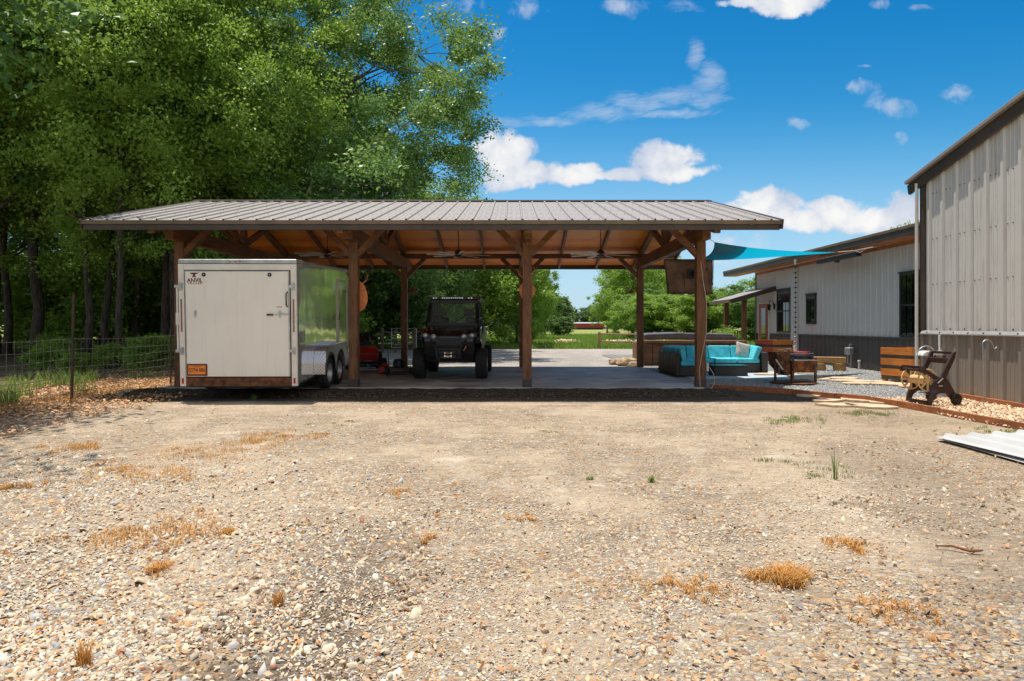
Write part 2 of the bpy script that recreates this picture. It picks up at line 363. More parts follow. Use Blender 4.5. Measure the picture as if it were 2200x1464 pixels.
MT['redlens'] = M('red_lens', (.55, .02, .015), .2, 0, .05, 5)
MT['orange'] = M('orange_plate', (.85, .26, .03), .4, 0, .05, 5)
MT['maroon'] = M('maroon_ink', (.12, .012, .012), .5, 0, .05, 5)
MT['tread'] = diamond_mat()
MT['wicker'] = wicker_mat()
MT['teal'] = M('turquoise_cushion', (.10, .60, .70), .9, 0, .14, 4, bump=1.0, bscale=6)
MT['pillow'] = M('grey_pink_pillow', (.55, .47, .42), .9, 0, .15, 22, bump=.2, bscale=60)
MT['cover'] = M('brown_canvas', (.17, .105, .07), .85, 0, .18, 4, bump=.6, bscale=7)
MT['tubcover'] = M('spa_vinyl', (.12, .095, .10), .38, 0, .15, 3, bump=.2, bscale=9)
MT['tubwood'] = wood('spa_timber', (.12, .055, .025), (.34, .17, .08), (.6, 4, 4), .6)
MT['plank_o'] = wood('orange_planter_board', (.42, .13, .025), (.72, .27, .05), (1.0, 4, 6), .5)
MT['plank_d'] = wood('charred_planter_board', (.030, .026, .024), (.10, .09, .085), (1.0, 4, 6), .6)
MT['plank_r'] = wood('red_planter_board', (.20, .03, .015), (.33, .07, .03), (1.0, 4, 6), .5)
MT['log'] = wood('yellow_log', (.34, .17, .06), (.62, .36, .14), (1, 1, 3), .7)
MT['fence'] = wood('weathered_rail', (.20, .10, .05), (.42, .24, .13), (.6, 4, 4), .8)
MT['fencep'] = wood('grey_fence_post', (.09, .06, .045), (.22, .16, .12), (4, 4, .6), .85)
MT['rust'] = M('rusted_steel', (.24, .085, .028), .75, .3, .3, 9, bump=.3, bscale=50, col2=(.045, .025, .018))
MT['rusthot'] = M('heat_blued_steel', (.50, .15, .03), .45, .5, .3, 6, col2=(.07, .035, .025))
MT['edge'] = wood('rusty_edging', (.22, .07, .025), (.46, .17, .06), (2, 2, 4), .7)
MT['flag'] = M('sandstone_flag', (.62, .45, .29), .85, 0, .14, 4, bump=.5, bscale=16)
MT['rock'] = M('rubble_stone', (.46, .33, .20), .9, 0, .25, 5, bump=.5, bscale=12)
MT['sheet'] = M('white_sheet_metal', (.55, .54, .52), .4, .15, .05, 2)
MT['tan'] = M('tan_plastic', (.66, .44, .20), .4, 0, .05, 4)
MT['brownp'] = M('brown_plastic', (.050, .024, .018), .42, 0, .12, 6)
MT['whitep'] = M('white_enamel', (.75, .73, .68), .4, 0, .05, 4)
MT['blue'] = M('blue_label', (.02, .07, .35), .4, 0, .05, 4)
MT['trimg'] = M('grey_trim', (.40, .37, .34), .4, .1, .1, 4)
MT['house'] = metal_panel('house_sheet', (.58, .555, .535), (.25, .2, .15), .42, dirt_amt=.15)
MT['housed'] = metal_panel('house_skirt', (.095, .085, .08), (.05, .04, .035), .42, low=.2, dirt_amt=.2)
MT['barn'] = metal_panel('barn_sheet', (.63, .595, .55), (.34, .25, .16), .4, dirt_amt=.5)
MT['barnd'] = metal_panel('barn_skirt', (.26, .22, .18), (.12, .08, .05), .36, low=.3, dirt_amt=.4)
MT['bronze'] = M('bronze_frame', (.045, .036, .032), .4, .1, .1, 3)
MT['win'] = M('dark_glass', (.012, .014, .015), .03, 0, .05, 2, spec=1.0)
MT['blind'] = M('blind_fabric', (.10, .10, .10), .8, 0, .1, 3)
MT['soffit'] = wood('orange_soffit', (.28, .10, .03), (.52, .21, .07), (4, .5, 4), .6)
MT['reddoor'] = M('red_door_paint', (.38, .03, .02), .4, 0, .08, 3)
MT['pipe'] = M('galv_pipe', (.42, .43, .44), .45, .7, .1, 8)
MT['tpost'] = M('green_t_post', (.03, .045, .03), .6, .2, .3, 8, col2=(.13, .05, .025))
MT['wire'] = M('fence_wire', (.32, .31, .30), .45, .8, .15, 8)
MT['lamp'] = M('copper_shade', (.36, .10, .05), .4, .5, .2, 6)
MT['bone'] = M('antler_bone', (.42, .22, .10), .7, 0, .2, 9)
MT['plaque'] = wood('orange_wood_slice', (.52, .13, .03), (.85, .30, .07), (3, 3, 3), .45)
MT['rope'] = M('pale_cord', (.62, .50, .38), .8, 0, .1, 9)
MT['fanblade'] = M('fan_blade_grey', (.80, .77, .70), .5, 0, .1, 4)
MT['bronzef'] = M('fan_bronze', (.10, .07, .05), .35, .6, .15, 6)
MT['sailm'] = None
MT['lens'] = M('headlight_lens', (.85, .85, .86), .08, .3, .3, 30, spec=1)
MT['amber'] = M('amber_marker', (.8, .16, .02), .3, 0, .05, 4)
MT['amberstrip'] = M('faded_lamp_strip', (.45, .20, .12), .35, 0, .5, 60, col2=(.06, .03, .02))
MT['glass'] = glass_mat('screen_glass', (.55, .62, .62), .05, .12)
MT['shedred'] = metal_panel('red_shed_sheet', (.34, .045, .03), (.2, .03, .02), .5)
MT['rug'] = M('blue_grey_rug', (.40, .47, .52), .95, 0, .08, 3)
MT['palette'] = None
MT['leafA'] = leaf_mat('oak_leaf', [(.025, .07, .020), (.065, .15, .038), (.14, .25, .065), (.27, .36, .17)], .36)
MT['leafB'] = leaf_mat('wood_leaf', [(.02, .065, .018), (.045, .12, .03), (.09, .19, .045), (.18, .29, .09)], .38)
MT['leafC'] = leaf_mat('light_leaf', [(.09, .16, .022), (.15, .25, .034), (.23, .34, .05), (.36, .42, .11)], .45)
MT['leafF'] = leaf_mat('far_leaf', [(.04, .085, .03), (.06, .12, .04), (.09, .15, .05), (.12, .18, .07)], .35)
MT['grassG'] = leaf_mat('green_blade', [(.05, .10, .015), (.09, .16, .025), (.15, .22, .04), (.26, .26, .09)], .45, .6, .3)
MT['grassD'] = leaf_mat('dry_blade', [(.26, .095, .025), (.39, .165, .042), (.46, .25, .08), (.30, .24, .12)], .15, .8, .2)
MT['grassO'] = leaf_mat('olive_weed', [(.07, .09, .03), (.12, .14, .045), (.19, .20, .08), (.26, .25, .12)], .3, .7, .2)
MT['debris'] = leaf_mat('dark_debris', [(.06, .035, .02), (.12, .07, .04), (.2, .13, .08), (.10, .07, .04)], .05, .8, .2)
MT['litter'] = leaf_mat('fallen_leaf', [(.20, .09, .05), (.34, .17, .08), (.50, .31, .18), (.62, .46, .33)], .1, .7, .3)
MT['clod'] = M('dirt_clod', (.24, .17, .11), .95, 0, .3, 20, spec=.2)
MT['stones'] = stone_mat('shale_chip', PALS)
MT['gstones'] = stone_mat('grey_stone', [(0, (.28, .29, .30)), (.3, (.42, .42, .41)), (.55, (.22, .24, .27)), (.75, (.52, .49, .45)), (.9, (.34, .29, .24))])
MT['cstones'] = stone_mat('chip_piece', [(0, (.60, .42, .25)), (.3, (.70, .58, .42)), (.55, (.46, .22, .09)), (.75, (.66, .5, .34)), (.9, (.32, .17, .09))])
def sail_material():
    m, g, b = new_mat('teal_sail_cloth'); p = pos(g)
    w = g.noise(p, 220, 2)
    c = g.mix(w, (.012, .42, .52), (.02, .55, .66))
    g.put(b.inputs['Base Color'], c); b.inputs['Roughness'].default_value = .9
    tr = g.n('ShaderNodeBsdfTranslucent'); tr.inputs['Color'].default_value = (.015, .72, .88, 1)
    mx = g.n('ShaderNodeMixShader'); mx.inputs[0].default_value = .6
    g.nt.links.new(b.outputs[0], mx.inputs[1]); g.nt.links.new(tr.outputs[0], mx.inputs[2])
    g.nt.links.new(mx.outputs[0], g.nt.nodes['Material Output'].inputs['Surface']); return m
MT['sail'] = sail_material()
MT['sailp'] = M('sail_corner_darker', (.02, .22, .36), .9, 0, .1, 40)  # darker blue cloth colour around the corner at the pavilion post
def side_mat():
    m, g, b = new_mat('polished_side_panel'); p = pos(g); x, y, z = g.sep(p)
    seam = g.m('FRACT', g.m('DIVIDE', g.m('ADD', y, 50.0), .61)); s = g.m('MULTIPLY', g.ss(seam, 0, .012), g.ss(seam, 1, .988))
    b.inputs['Metallic'].default_value = .72
    g.put(b.inputs['Base Color'], g.mix(s, (.35, .35, .35), (.86, .85, .85)))
    b.inputs['Roughness'].default_value = .07
    g.put(b.inputs['Normal'], g.bump(g.noise(p, 2.2, 2, .4), .10, .05)); return m
MT['side'] = side_mat()

# ------------------------------------------------------------------ mesh helpers
class MB:
    def __init__(s): s.v = []; s.f = []; s.mi = []; s.mats = []; s.cur = 0
    def mat(s, m):
        if m not in s.mats: s.mats.append(m)
        s.cur = s.mats.index(m); return s
    def add(s, vs, fs, T=None):
        o = len(s.v)
        if T is not None: vs = [T @ Vector(p) for p in vs]
        s.v += [tuple(p) for p in vs]; s.f += [tuple(i + o for i in f) for f in fs]; s.mi += [s.cur] * len(fs); return s
    def box(s, c, d, rot=None, T=None):
        hx, hy, hz = d[0] / 2, d[1] / 2, d[2] / 2
        vs = [Vector((x, y, z)) for x in (-hx, hx) for y in (-hy, hy) for z in (-hz, hz)]
        if rot is not None:
            from mathutils import Euler
            E = Euler(rot).to_matrix(); vs = [E @ p for p in vs]
        vs = [p + Vector(c) for p in vs]
        return s.add(vs, [(0, 1, 3, 2), (4, 6, 7, 5), (0, 4, 5, 1), (2, 3, 7, 6), (0, 2, 6, 4), (1, 5, 7, 3)], T)
    def bb(s, x0, x1, y0, y1, z0, z1): return s.box(((x0 + x1) / 2, (y0 + y1) / 2, (z0 + z1) / 2), (x1 - x0, y1 - y0, z1 - z0))
    def beam(s, a, b, w, h, up=(0, 0, 1)):
        a, b = Vector(a), Vector(b); d = (b - a).normalized(); u = Vector(up); sd = d.cross(u)
        if sd.length < 1e-4: sd = d.cross(Vector((1, 0, 0)))
        sd.normalize(); u = sd.cross(d).normalized()
        vs = []
        for p in (a, b):
            for i, j in ((-1, -1), (1, -1), (1, 1), (-1, 1)): vs.append(p + sd * (i * w / 2) + u * (j * h / 2))
        return s.add(vs, [(3, 2, 1, 0), (4, 5, 6, 7), (0, 1, 5, 4), (1, 2, 6, 5), (2, 3, 7, 6), (3, 0, 4, 7)])
    def tube(s, pts, r, n=8, cap=True):
        pts = [Vector(p) for p in pts]; rs = r if isinstance(r, (list, tuple)) else [r] * len(pts)
        o = len(s.v); prev = None
        for i, p in enumerate(pts):
            d = (pts[min(i + 1, len(pts) - 1)] - pts[max(i - 1, 0)])
            if d.length < 1e-9: d = Vector((0, 0, 1))
            d.normalize()
            if prev is None:
                prev = d.orthogonal().normalized()
            a = prev - d * prev.dot(d)
            if a.length < 1e-6: a = d.orthogonal()
            a.normalize(); b = d.cross(a); prev = a
            for k in range(n):
                t = 2 * math.pi * k / n; s.v.append(tuple(p + (a * math.cos(t) + b * math.sin(t)) * rs[i]))
        nf = 0
        for i in range(len(pts) - 1):
            for k in range(n):
                k2 = (k + 1) % n
                s.f.append((o + i * n + k, o + i * n + k2, o + (i + 1) * n + k2, o + (i + 1) * n + k)); nf += 1
        if cap:
            s.f.append(tuple(o + k for k in reversed(range(n)))); s.f.append(tuple(o + (len(pts) - 1) * n + k for k in range(n))); nf += 2
        s.mi += [s.cur] * nf; return s
    def cyl(s, a, b, r0, r1=None, n=16): return s.tube([a, b], [r0, r0 if r1 is None else r1], n)
    def lathe(s, prof, c=(0, 0, 0), axis='Z', n=24):
        c = Vector(c); o = len(s.v); m = len(prof)
        for r, h in prof:
            for k in range(n):
                t = 2 * math.pi * k / n; a, b = r * math.cos(t), r * math.sin(t)
                p = {'Z': (a, b, h), 'X': (h, a, b), 'Y': (a, h, b)}[axis]; s.v.append(tuple(c + Vector(p)))
        nf = 0
        for i in range(m - 1):
            for k in range(n):
                k2 = (k + 1) % n; q = (o + i * n + k, o + i * n + k2, o + (i + 1) * n + k2, o + (i + 1) * n + k)
                s.f.append(q if axis == 'Z' or axis == 'X' else q[::-1]); nf += 1
        s.mi += [s.cur] * nf; return s
    def prism(s, pts, lo, hi, axis='Z', T=None):
        """pts = closed 2D outline; extruded along axis"""
        def P(p, h): return {'Z': (p[0], p[1], h), 'X': (h, p[0], p[1]), 'Y': (p[0], h, p[1])}[axis]
        n = len(pts); vs = [P(p, lo) for p in pts] + [P(p, hi) for p in pts]
        fs = [tuple(reversed(range(n))), tuple(range(n, 2 * n))] + [(i, (i + 1) % n, n + (i + 1) % n, n + i) for i in range(n)]
        return s.add(vs, fs, T)
    def sheet(s, prof, a, b, thick=.0):
        """profile [(u, h)] swept from edge frame a to edge frame b ; a,b = (origin, uvec, hvec)"""
        vs = []
        for (o, u, h) in (a, b):
            for (x, y) in prof: vs.append(Vector(o) + Vector(u) * x + Vector(h) * y)
        n = len(prof)
        return s.add(vs, [(i, i + 1, n + i + 1, n + i) for i in range(n - 1)])
    def build(s, name, mat=None, parent=None, bevel=0.0, smooth=False, loc=None, seg=2, recalc=True):
        me = bpy.data.meshes.new(name); me.from_pydata(s.v, [], s.f); me.validate(clean_customdata=False)
        if recalc:
            import bmesh
            bm = bmesh.new(); bm.from_mesh(me); bmesh.ops.recalc_face_normals(bm, faces=bm.faces); bm.to_mesh(me); bm.free()
        if mat is not None and not s.mats:
            me.materials.append(mat)
        else:
            for m in s.mats: me.materials.append(m)
            if len(me.polygons) == len(s.mi): me.polygons.foreach_set('material_index', s.mi)
        if smooth:
            me.polygons.foreach_set('use_smooth', [True] * len(me.polygons))
        o = bpy.data.objects.new(name, me); COL.objects.link(o)
        if smooth and smooth != 'all':
            me.set_sharp_from_angle(angle=R(38))
        if loc: o.location = loc
        if parent: o.parent = parent
        if bevel:
            bv = o.modifiers.new('bevel', 'BEVEL'); bv.width = bevel; bv.segments = seg; bv.limit_method = 'ANGLE'; bv.angle_limit = R(40)
        return o
def tag(o, label=None, cat=None, group=None, kind=None):
    if label: o['label'] = label
    if cat: o['category'] = cat
    if group: o['group'] = group
    if kind: o['kind'] = kind
    return o
def thing(name, label, cat, loc=(0, 0, 0), rz=0.0, group=None):
    o = bpy.data.objects.new(name, None); COL.objects.link(o); o.location = loc; o.rotation_euler = (0, 0, rz)
    o.empty_display_size = .2
    return tag(o, label, cat, group)
def dup(root, loc, rz=0.0, scale=None, label=None, group=None):
    def cp(o, par):
        c = o.copy(); COL.objects.link(c)
        if par: c.parent = par
        for ch in list(o.children): cp(ch, c)
        return c
    r = cp(root, None); r.location = loc; r.rotation_euler = (0, 0, rz)
    if scale: r.scale = scale
    if label: r['label'] = label
    if group: r['group'] = group
    return r
def text(name, body, size, mat, parent, loc, rot, depth=.0008, sx=1.0, bold=0.0, label=None):
    cu = bpy.data.curves.new(name, 'FONT'); cu.body = body; cu.size = size; cu.extrude = depth; cu.offset = bold
    cu.align_x = 'CENTER'; cu.align_y = 'CENTER'
    t = bpy.data.objects.new(name + '_tmp', cu); COL.objects.link(t)
    bpy.context.view_layer.update()
    me = bpy.data.meshes.new_from_object(t.evaluated_get(bpy.context.evaluated_depsgraph_get()))
    bpy.data.objects.remove(t); me.materials.clear(); me.materials.append(mat)
    o = bpy.data.objects.new(name, me); COL.objects.link(o); o.parent = parent; o.location = loc; o.rotation_euler = rot; o.scale = (sx, 1, 1)
    return o
def raw_mesh(name, verts, lstart, loops, mat, rnd=None, parent=None, smooth=False):
    """numpy mesh: verts (N,3), polygons given by loop starts/totals"""
    me = bpy.data.meshes.new(name)
    me.vertices.add(len(verts)); me.vertices.foreach_set('co', np.ascontiguousarray(verts, np.float32).ravel())
    me.loops.add(len(loops)); me.loops.foreach_set('vertex_index', loops.astype(np.int32))
    me.polygons.add(len(lstart)); me.polygons.foreach_set('loop_start', lstart.astype(np.int32))
    me.update(calc_edges=True)
    if rnd is not None:
        a = me.attributes.new('rnd', 'FLOAT', 'FACE'); a.data.foreach_set('value', rnd.astype(np.float32))
    me.materials.append(mat)
    if smooth: me.polygons.foreach_set('use_smooth', [True] * len(lstart))
    o = bpy.data.objects.new(name, me); COL.objects.link(o)
    if parent: o.parent = parent
    return o
def leaves(name, C, size, mat, parent=None, aspect=.55, up=.35, jit=.35, flat=.0, rs=None):
    """one kite-shaped leaf per centre"""
    g = rs or rng; n = len(C)
    ax = g.normal(size=(n, 3)); ax[:, 2] = ax[:, 2] * .6 - .25
    ax /= np.linalg.norm(ax, axis=1, keepdims=True)
    nr = g.normal(size=(n, 3)); nr[:, 2] += up * 1.6
    nr -= ax * (nr * ax).sum(1, keepdims=True); nr /= np.linalg.norm(nr, axis=1, keepdims=True)
    if flat:
        nr = g.normal(size=(n, 3)) * flat; nr[:, 2] += 1; nr /= np.linalg.norm(nr, axis=1, keepdims=True)
        ax = g.normal(size=(n, 3)); ax -= nr * (nr * ax).sum(1, keepdims=True); ax /= np.linalg.norm(ax, axis=1, keepdims=True)
    sd = np.cross(ax, nr); L = size * (1 + jit * g.uniform(-1, 1, (n, 1))); Wd = L * aspect * .5
    fold = nr * L * .10
    V = np.empty((n, 4, 3)); V[:, 0] = C - ax * L * .5; V[:, 1] = C + sd * Wd + fold; V[:, 2] = C + ax * L * .5; V[:, 3] = C - sd * Wd + fold
    loops = np.arange(n * 4); ls = np.arange(n) * 4
    return raw_mesh(name, V.reshape(-1, 3), ls, loops, mat, g.uniform(0, 1, n), parent)
def blades(name, B, h, w, mat, parent=None, lean=.35, rs=None):
    """grass blades rooted at B: bent strips of 2 quads"""
    g = rs or rng; n = len(B); a = g.uniform(0, 2 * np.pi, n); H = h * g.uniform(.45, 1.15, n)
    d = np.stack([np.cos(a), np.sin(a), np.zeros(n)], 1); sd = np.stack([-np.sin(a), np.cos(a), np.zeros(n)], 1) * w / 2
    le = (lean * g.uniform(.2, 1.4, n))[:, None] * d * H[:, None]; zz = np.zeros((n, 3)); zz[:, 2] = 1
    p0 = B; p1 = B + zz * (H * .6)[:, None] + le * .35; p2 = B + zz * H[:, None] * .95 + le
    V = np.stack([p0 - sd, p0 + sd, p1 + sd * .8, p1 - sd * .8, p2], 1)
    lo = np.empty((n, 7), int); base = np.arange(n) * 5
    for k, i in enumerate((0, 1, 2, 3, 3, 2, 4)): lo[:, k] = base + i
    ls = np.stack([np.arange(n) * 7, np.arange(n) * 7 + 4], 1).ravel()
    return raw_mesh(name, V.reshape(-1, 3), ls, lo.ravel(), mat, np.repeat(g.uniform(0, 1, n), 2), parent)
def chips(name, P, size, mat, flat=.19, sink=.3, rs=None, tilt=.34):
    """irregular flattened stones at P (n,3) with per-stone size"""
    g = rs or rng; n = len(P); K = 5
    t = np.linspace(0, 2 * np.pi, K, endpoint=False)[None] + g.uniform(-.42, .42, (n, K))
    r = g.uniform(.52, 1.25, (n, K)); el = g.uniform(.45, .9, (n, 1)); rot = g.uniform(0, 2 * np.pi, (n, 1))
    x = np.cos(t) * r; y = np.sin(t) * r * el
    X = x * np.cos(rot) - y * np.sin(rot); Y = x * np.sin(rot) + y * np.cos(rot)
    tp = g.uniform(.6, .92, (n, 1)); ht = flat * g.uniform(.6, 1.3, (n, 1))
    lowz = np.full((n, K), -.5); top = ht * (1 + g.uniform(-.25, .25, (n, K)))
    V = np.empty((n, 2 * K, 3)); V[:, :K, 0] = X; V[:, :K, 1] = Y; V[:, :K, 2] = lowz * ht
    V[:, K:, 0] = X * tp; V[:, K:, 1] = Y * tp; V[:, K:, 2] = top
    sx = g.normal(0, tilt, (n, 1)); sy = g.normal(0, tilt, (n, 1))
    V[:, :, 2] += V[:, :, 0] * sx + V[:, :, 1] * sy
    V = V * size[:, None, None] / 2 + P[:, None, :]
    one = []; st = [0]
    for k in range(K): one += [k, (k + 1) % K, K + (k + 1) % K, K + k]
    one += [K + k for k in range(K)]
    one = np.array(one); nl = len(one)
    loops = (one[None] + (np.arange(n) * 2 * K)[:, None]).ravel()
    st = np.array([4 * k for k in range(K)] + [4 * K]); ls = (st[None] + (np.arange(n) * nl)[:, None]).ravel()
    return raw_mesh(name, V.reshape(-1, 3), ls, loops, mat, np.repeat(g.uniform(0, 1, n), K + 1))

# ------------------------------------------------------------------ the ground
def grid_plane(name, x0, x1, y0, y1, z, mat, nx=2, ny=2, bumpf=None):
    b = MB(); vs = []; fs = []
    for j in range(ny + 1):
        for i in range(nx + 1):
            x = x0 + (x1 - x0) * i / nx; y = y0 + (y1 - y0) * j / ny
            vs.append((x, y, z + (bumpf(x, y) if bumpf else 0)))
    for j in range(ny):
        for i in range(nx):
            a = j * (nx + 1) + i; fs.append((a, a + 1, a + nx + 2, a + nx + 1))
    b.add(vs, fs); return b.build(name, mat, smooth='all', recalc=False)
tag(grid_plane('ground', -900, 900, -300, 1500, -.03, MT['field']), kind='structure')
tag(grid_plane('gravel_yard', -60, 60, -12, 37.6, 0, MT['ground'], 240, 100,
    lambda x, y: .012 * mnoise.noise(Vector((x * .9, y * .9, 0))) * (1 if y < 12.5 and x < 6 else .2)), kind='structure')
# dark wood-framed gravel terrace on the right (blue-grey gravel)
EDGE = [(4.30, 14.15), (4.9, 13.75), (5.64, 13.07), (6.1, 12.3), (6.47, 11.75), (6.58, 11.1), (6.64, 10.1), (6.76, 8.55), (6.9, 6.6)]
b = MB(); outl = [(p[0] + .03, p[1]) for p in EDGE[:5]] + [(6.75, 11.75), (8.3, 12.4), (8.30, 13.35), (10.85, 13.35), (10.85, 30), (4.1, 30), (4.1, 14.1)]
b.add([(x, y, .018) for x, y in outl], [tuple(range(len(outl)))]); tag(b.build('gravel_bed', MT['greyg'], recalc=False), kind='structure')
b = MB(); oc = [(6.60, 11.7), (6.62, 10.1), (6.78, 8.5), (6.92, 6.6), (8.34, 6.6), (8.34, 12.38), (6.8, 11.78)]
b.add([(x, y, .022) for x, y in oc], [tuple(range(len(oc)))]); tag(b.build('wood_chip_bed', MT['chips'], recalc=False), kind='structure')
# slab
b = MB(); b.bb(-7.35, 4.02, 13.62, 20.45, -.1, .085); tag(b.build('concrete_slab', MT['conc'], bevel=.012), kind='structure')

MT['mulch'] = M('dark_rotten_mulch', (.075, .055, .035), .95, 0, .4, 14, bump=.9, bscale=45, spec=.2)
b = MB(); vs = []; fs = []; nx_ = 150; ny_ = 6
for j in range(ny_ + 1):
    for i in range(nx_ + 1):
        xx = -8.0 + 12.5 * i / nx_; q = j / ny_; yy = 12.35 + .12 * mnoise.noise(Vector((xx * 1.3, 0, 8))) * (1 - q) + 1.265 * q
        vs.append((xx, yy if j < ny_ else 13.617, -.01 + .078 * min(1, q * 1.5) + .022 * mnoise.noise(Vector((xx * 6, yy * 6, 1)))))
for j in range(ny_):
    for i in range(nx_): a = j * (nx_ + 1) + i; fs.append((a, a + 1, a + nx_ + 2, a + nx_ + 1))
b.add(vs, fs); tag(b.build('mulch_strip', MT['mulch'], smooth='all'), kind='structure')
n = 2500; x = rng.uniform(-7.6, 4.2, n); y = rng.uniform(12.4, 13.55, n)
o = leaves('mulch_debris', np.stack([x, y, .012 + .05 * np.minimum(1, (y - 12.35) * 1.2)], 1), .035, MT['debris'], flat=.6); tag(o, 'bits of bark and dry leaf in the dark mulch before the slab', 'mulch', kind='stuff')

# gravel stones near the camera (uncountable)
def yard_pts(n, ymin, ymax, power=2.0, xm=.86):
    u = rng.uniform(0, 1, n)
    y = 1 / (1 / ymin + u * (1 / ymax - 1 / ymin)) if power == 2.0 else ymin + (ymax - ymin) * u
    x = rng.uniform(-xm, xm, n) * y
    return x, y
def lowfreq(x, y, s, off): return np.array([mnoise.noise(Vector((a * s, c * s, off))) for a, c in zip(x, y)])
x, y = yard_pts(150000, 2.3, 12.4)
nz = lowfreq(x, y, .55, 3.1) + .5 * lowfreq(x, y, 1.9, 7.7)
left = np.clip((-x - .2 * y) / (y * .6), -1, 1)
nearleft = np.clip((left + .2), 0, 1) * np.clip((6.5 - y) / 3.5, 0, 1)
keep = (rng.uniform(-.55, 1.15, len(x)) < 1.25 * nz + .45 * left + .18 * (y < 9)) & ~((x > 6.3) & (y > 6)) & (x > -7.2) & ~((y > 11.9) & (rng.uniform(0, 1, len(x)) < .85))
x, y, nearleft = x[keep], y[keep], nearleft[keep]
sz = .0115 * np.exp(rng.normal(0, .42, len(x))) * (1 + .10 * y) + .02 * nearleft * rng.uniform(.2, 1.1, len(x))
o = chips('gravel_stones', np.stack([x, y, np.full(len(x), .003)], 1), sz * .78, MT['stones'])
tag(o, 'loose flat shale chips in cream, tan, orange and grey covering the yard', 'gravel', kind='stuff')
# a carpet of larger stones lower left
xx = rng.uniform(-5.2, -.4, 19000); yy = rng.uniform(2.3, 7.0, 19000)
k = (xx < -.25 * yy + .5 * lowfreq(xx, yy, .8, 1.0) + rng.normal(0, .38, 19000) + .1) & (xx > -.86 * yy) & (rng.uniform(0, 1, 19000) < .62 + .8 * lowfreq(xx, yy, 1.3, 5.0)) & (rng.uniform(0, 1, 19000) < np.clip((7.5 - yy) / 4.5, .05, 1))
o = chips('large_gravel_stones', np.stack([xx[k], yy[k], np.full(k.sum(), .006)], 1), np.clip(.031 * np.exp(rng.normal(0, .36, k.sum())), .016, .08), MT['stones'], flat=.35)
tag(o, 'bigger pale and orange stones spread over the near left of the yard', 'stones', kind='stuff')
n = 26000; x = rng.uniform(-1.6, 6.2, n); y = 1 / rng.uniform(1 / 9.8, 1 / 2.4, n)
ta = (np.abs(x + .06 * y + .75 + .3 * lowfreq(x, y, 1.5, 2)) < .5) & (y < 5); tb = (np.abs(x - .22 * y - 2.2) < .95) & (y > 2.9); tc = (np.abs(x - 5.0) < 1.3) & (y > 6.8)
k = (ta | ((tb | tc) & (rng.uniform(0, 1, n) < .35)) | (rng.uniform(0, 1, n) < .05)) & (lowfreq(x, y, 2.6, 6) > .0)
o = chips('dirt_clods', np.stack([x[k], y[k], np.full(k.sum(), .0)], 1), .018 * np.exp(rng.normal(0, .5, k.sum())), MT['clod'], flat=.5, tilt=.5); tag(o, 'small brown dirt clods broken up in the tyre tracks', 'dirt', kind='stuff')
x, y = yard_pts(3200, 2.4, 12.0); k = (x < 6.2) & (x > -7); o = leaves('scattered_leaves', np.stack([x[k], y[k], np.full(k.sum(), .018)], 1), .03, MT['litter'], flat=.5); tag(o, 'scattered dry leaf bits over the gravel yard', 'dry leaves', kind='stuff')
# grey gravel pieces on the terrace
x = rng.uniform(4.1, 10.8, 26000); y = rng.uniform(11.9, 21, 26000)
k = (y > 14.15 - (x - 4.3) * .72 + np.maximum(0, x - 6.5) * .35) & ((x < 8.2) | (y > 13.4)) & ~((x > 4.2) & (x < 7.7) & (y > 16.6))
o = chips('terrace_gravel', np.stack([x[k], y[k], np.full(k.sum(), .022)], 1), rng.uniform(.018, .04, k.sum()), MT['gstones'], flat=.6, tilt=.4)
tag(o, 'fine blue-grey gravel pieces covering the terrace beside the slab', 'gravel', kind='stuff')
x = rng.uniform(6.62, 8.3, 9000); y = rng.uniform(6.8, 12.2, 9000)
k = (x > 6.62 + np.maximum(0, 10 - y) * .07)
o = chips('wood_chips', np.stack([x[k], y[k], np.full(k.sum(), .03)], 1), rng.uniform(.02, .07, k.sum()), MT['cstones'], flat=.25, tilt=.6)
tag(o, 'pale and rusty wood chips strewn between the timber edging and barn wall', 'wood chips', kind='stuff')
# leaf litter by the fence
n = 15000; x = -8.4 + rng.normal(0, 1.5, n); y = rng.uniform(6.5, 21, n)
k = (x < -6.0 - .4 * rng.uniform(0, 1, n)) & (x > -14)
o = leaves('leaf_litter', np.stack([x[k], y[k], np.full(k.sum(), .02) + rng.uniform(0, .03, k.sum())], 1), .075, MT['litter'], flat=.45)
tag(o, 'brown and tan fallen leaves lying along the wire fence', 'fallen leaves', kind='stuff')

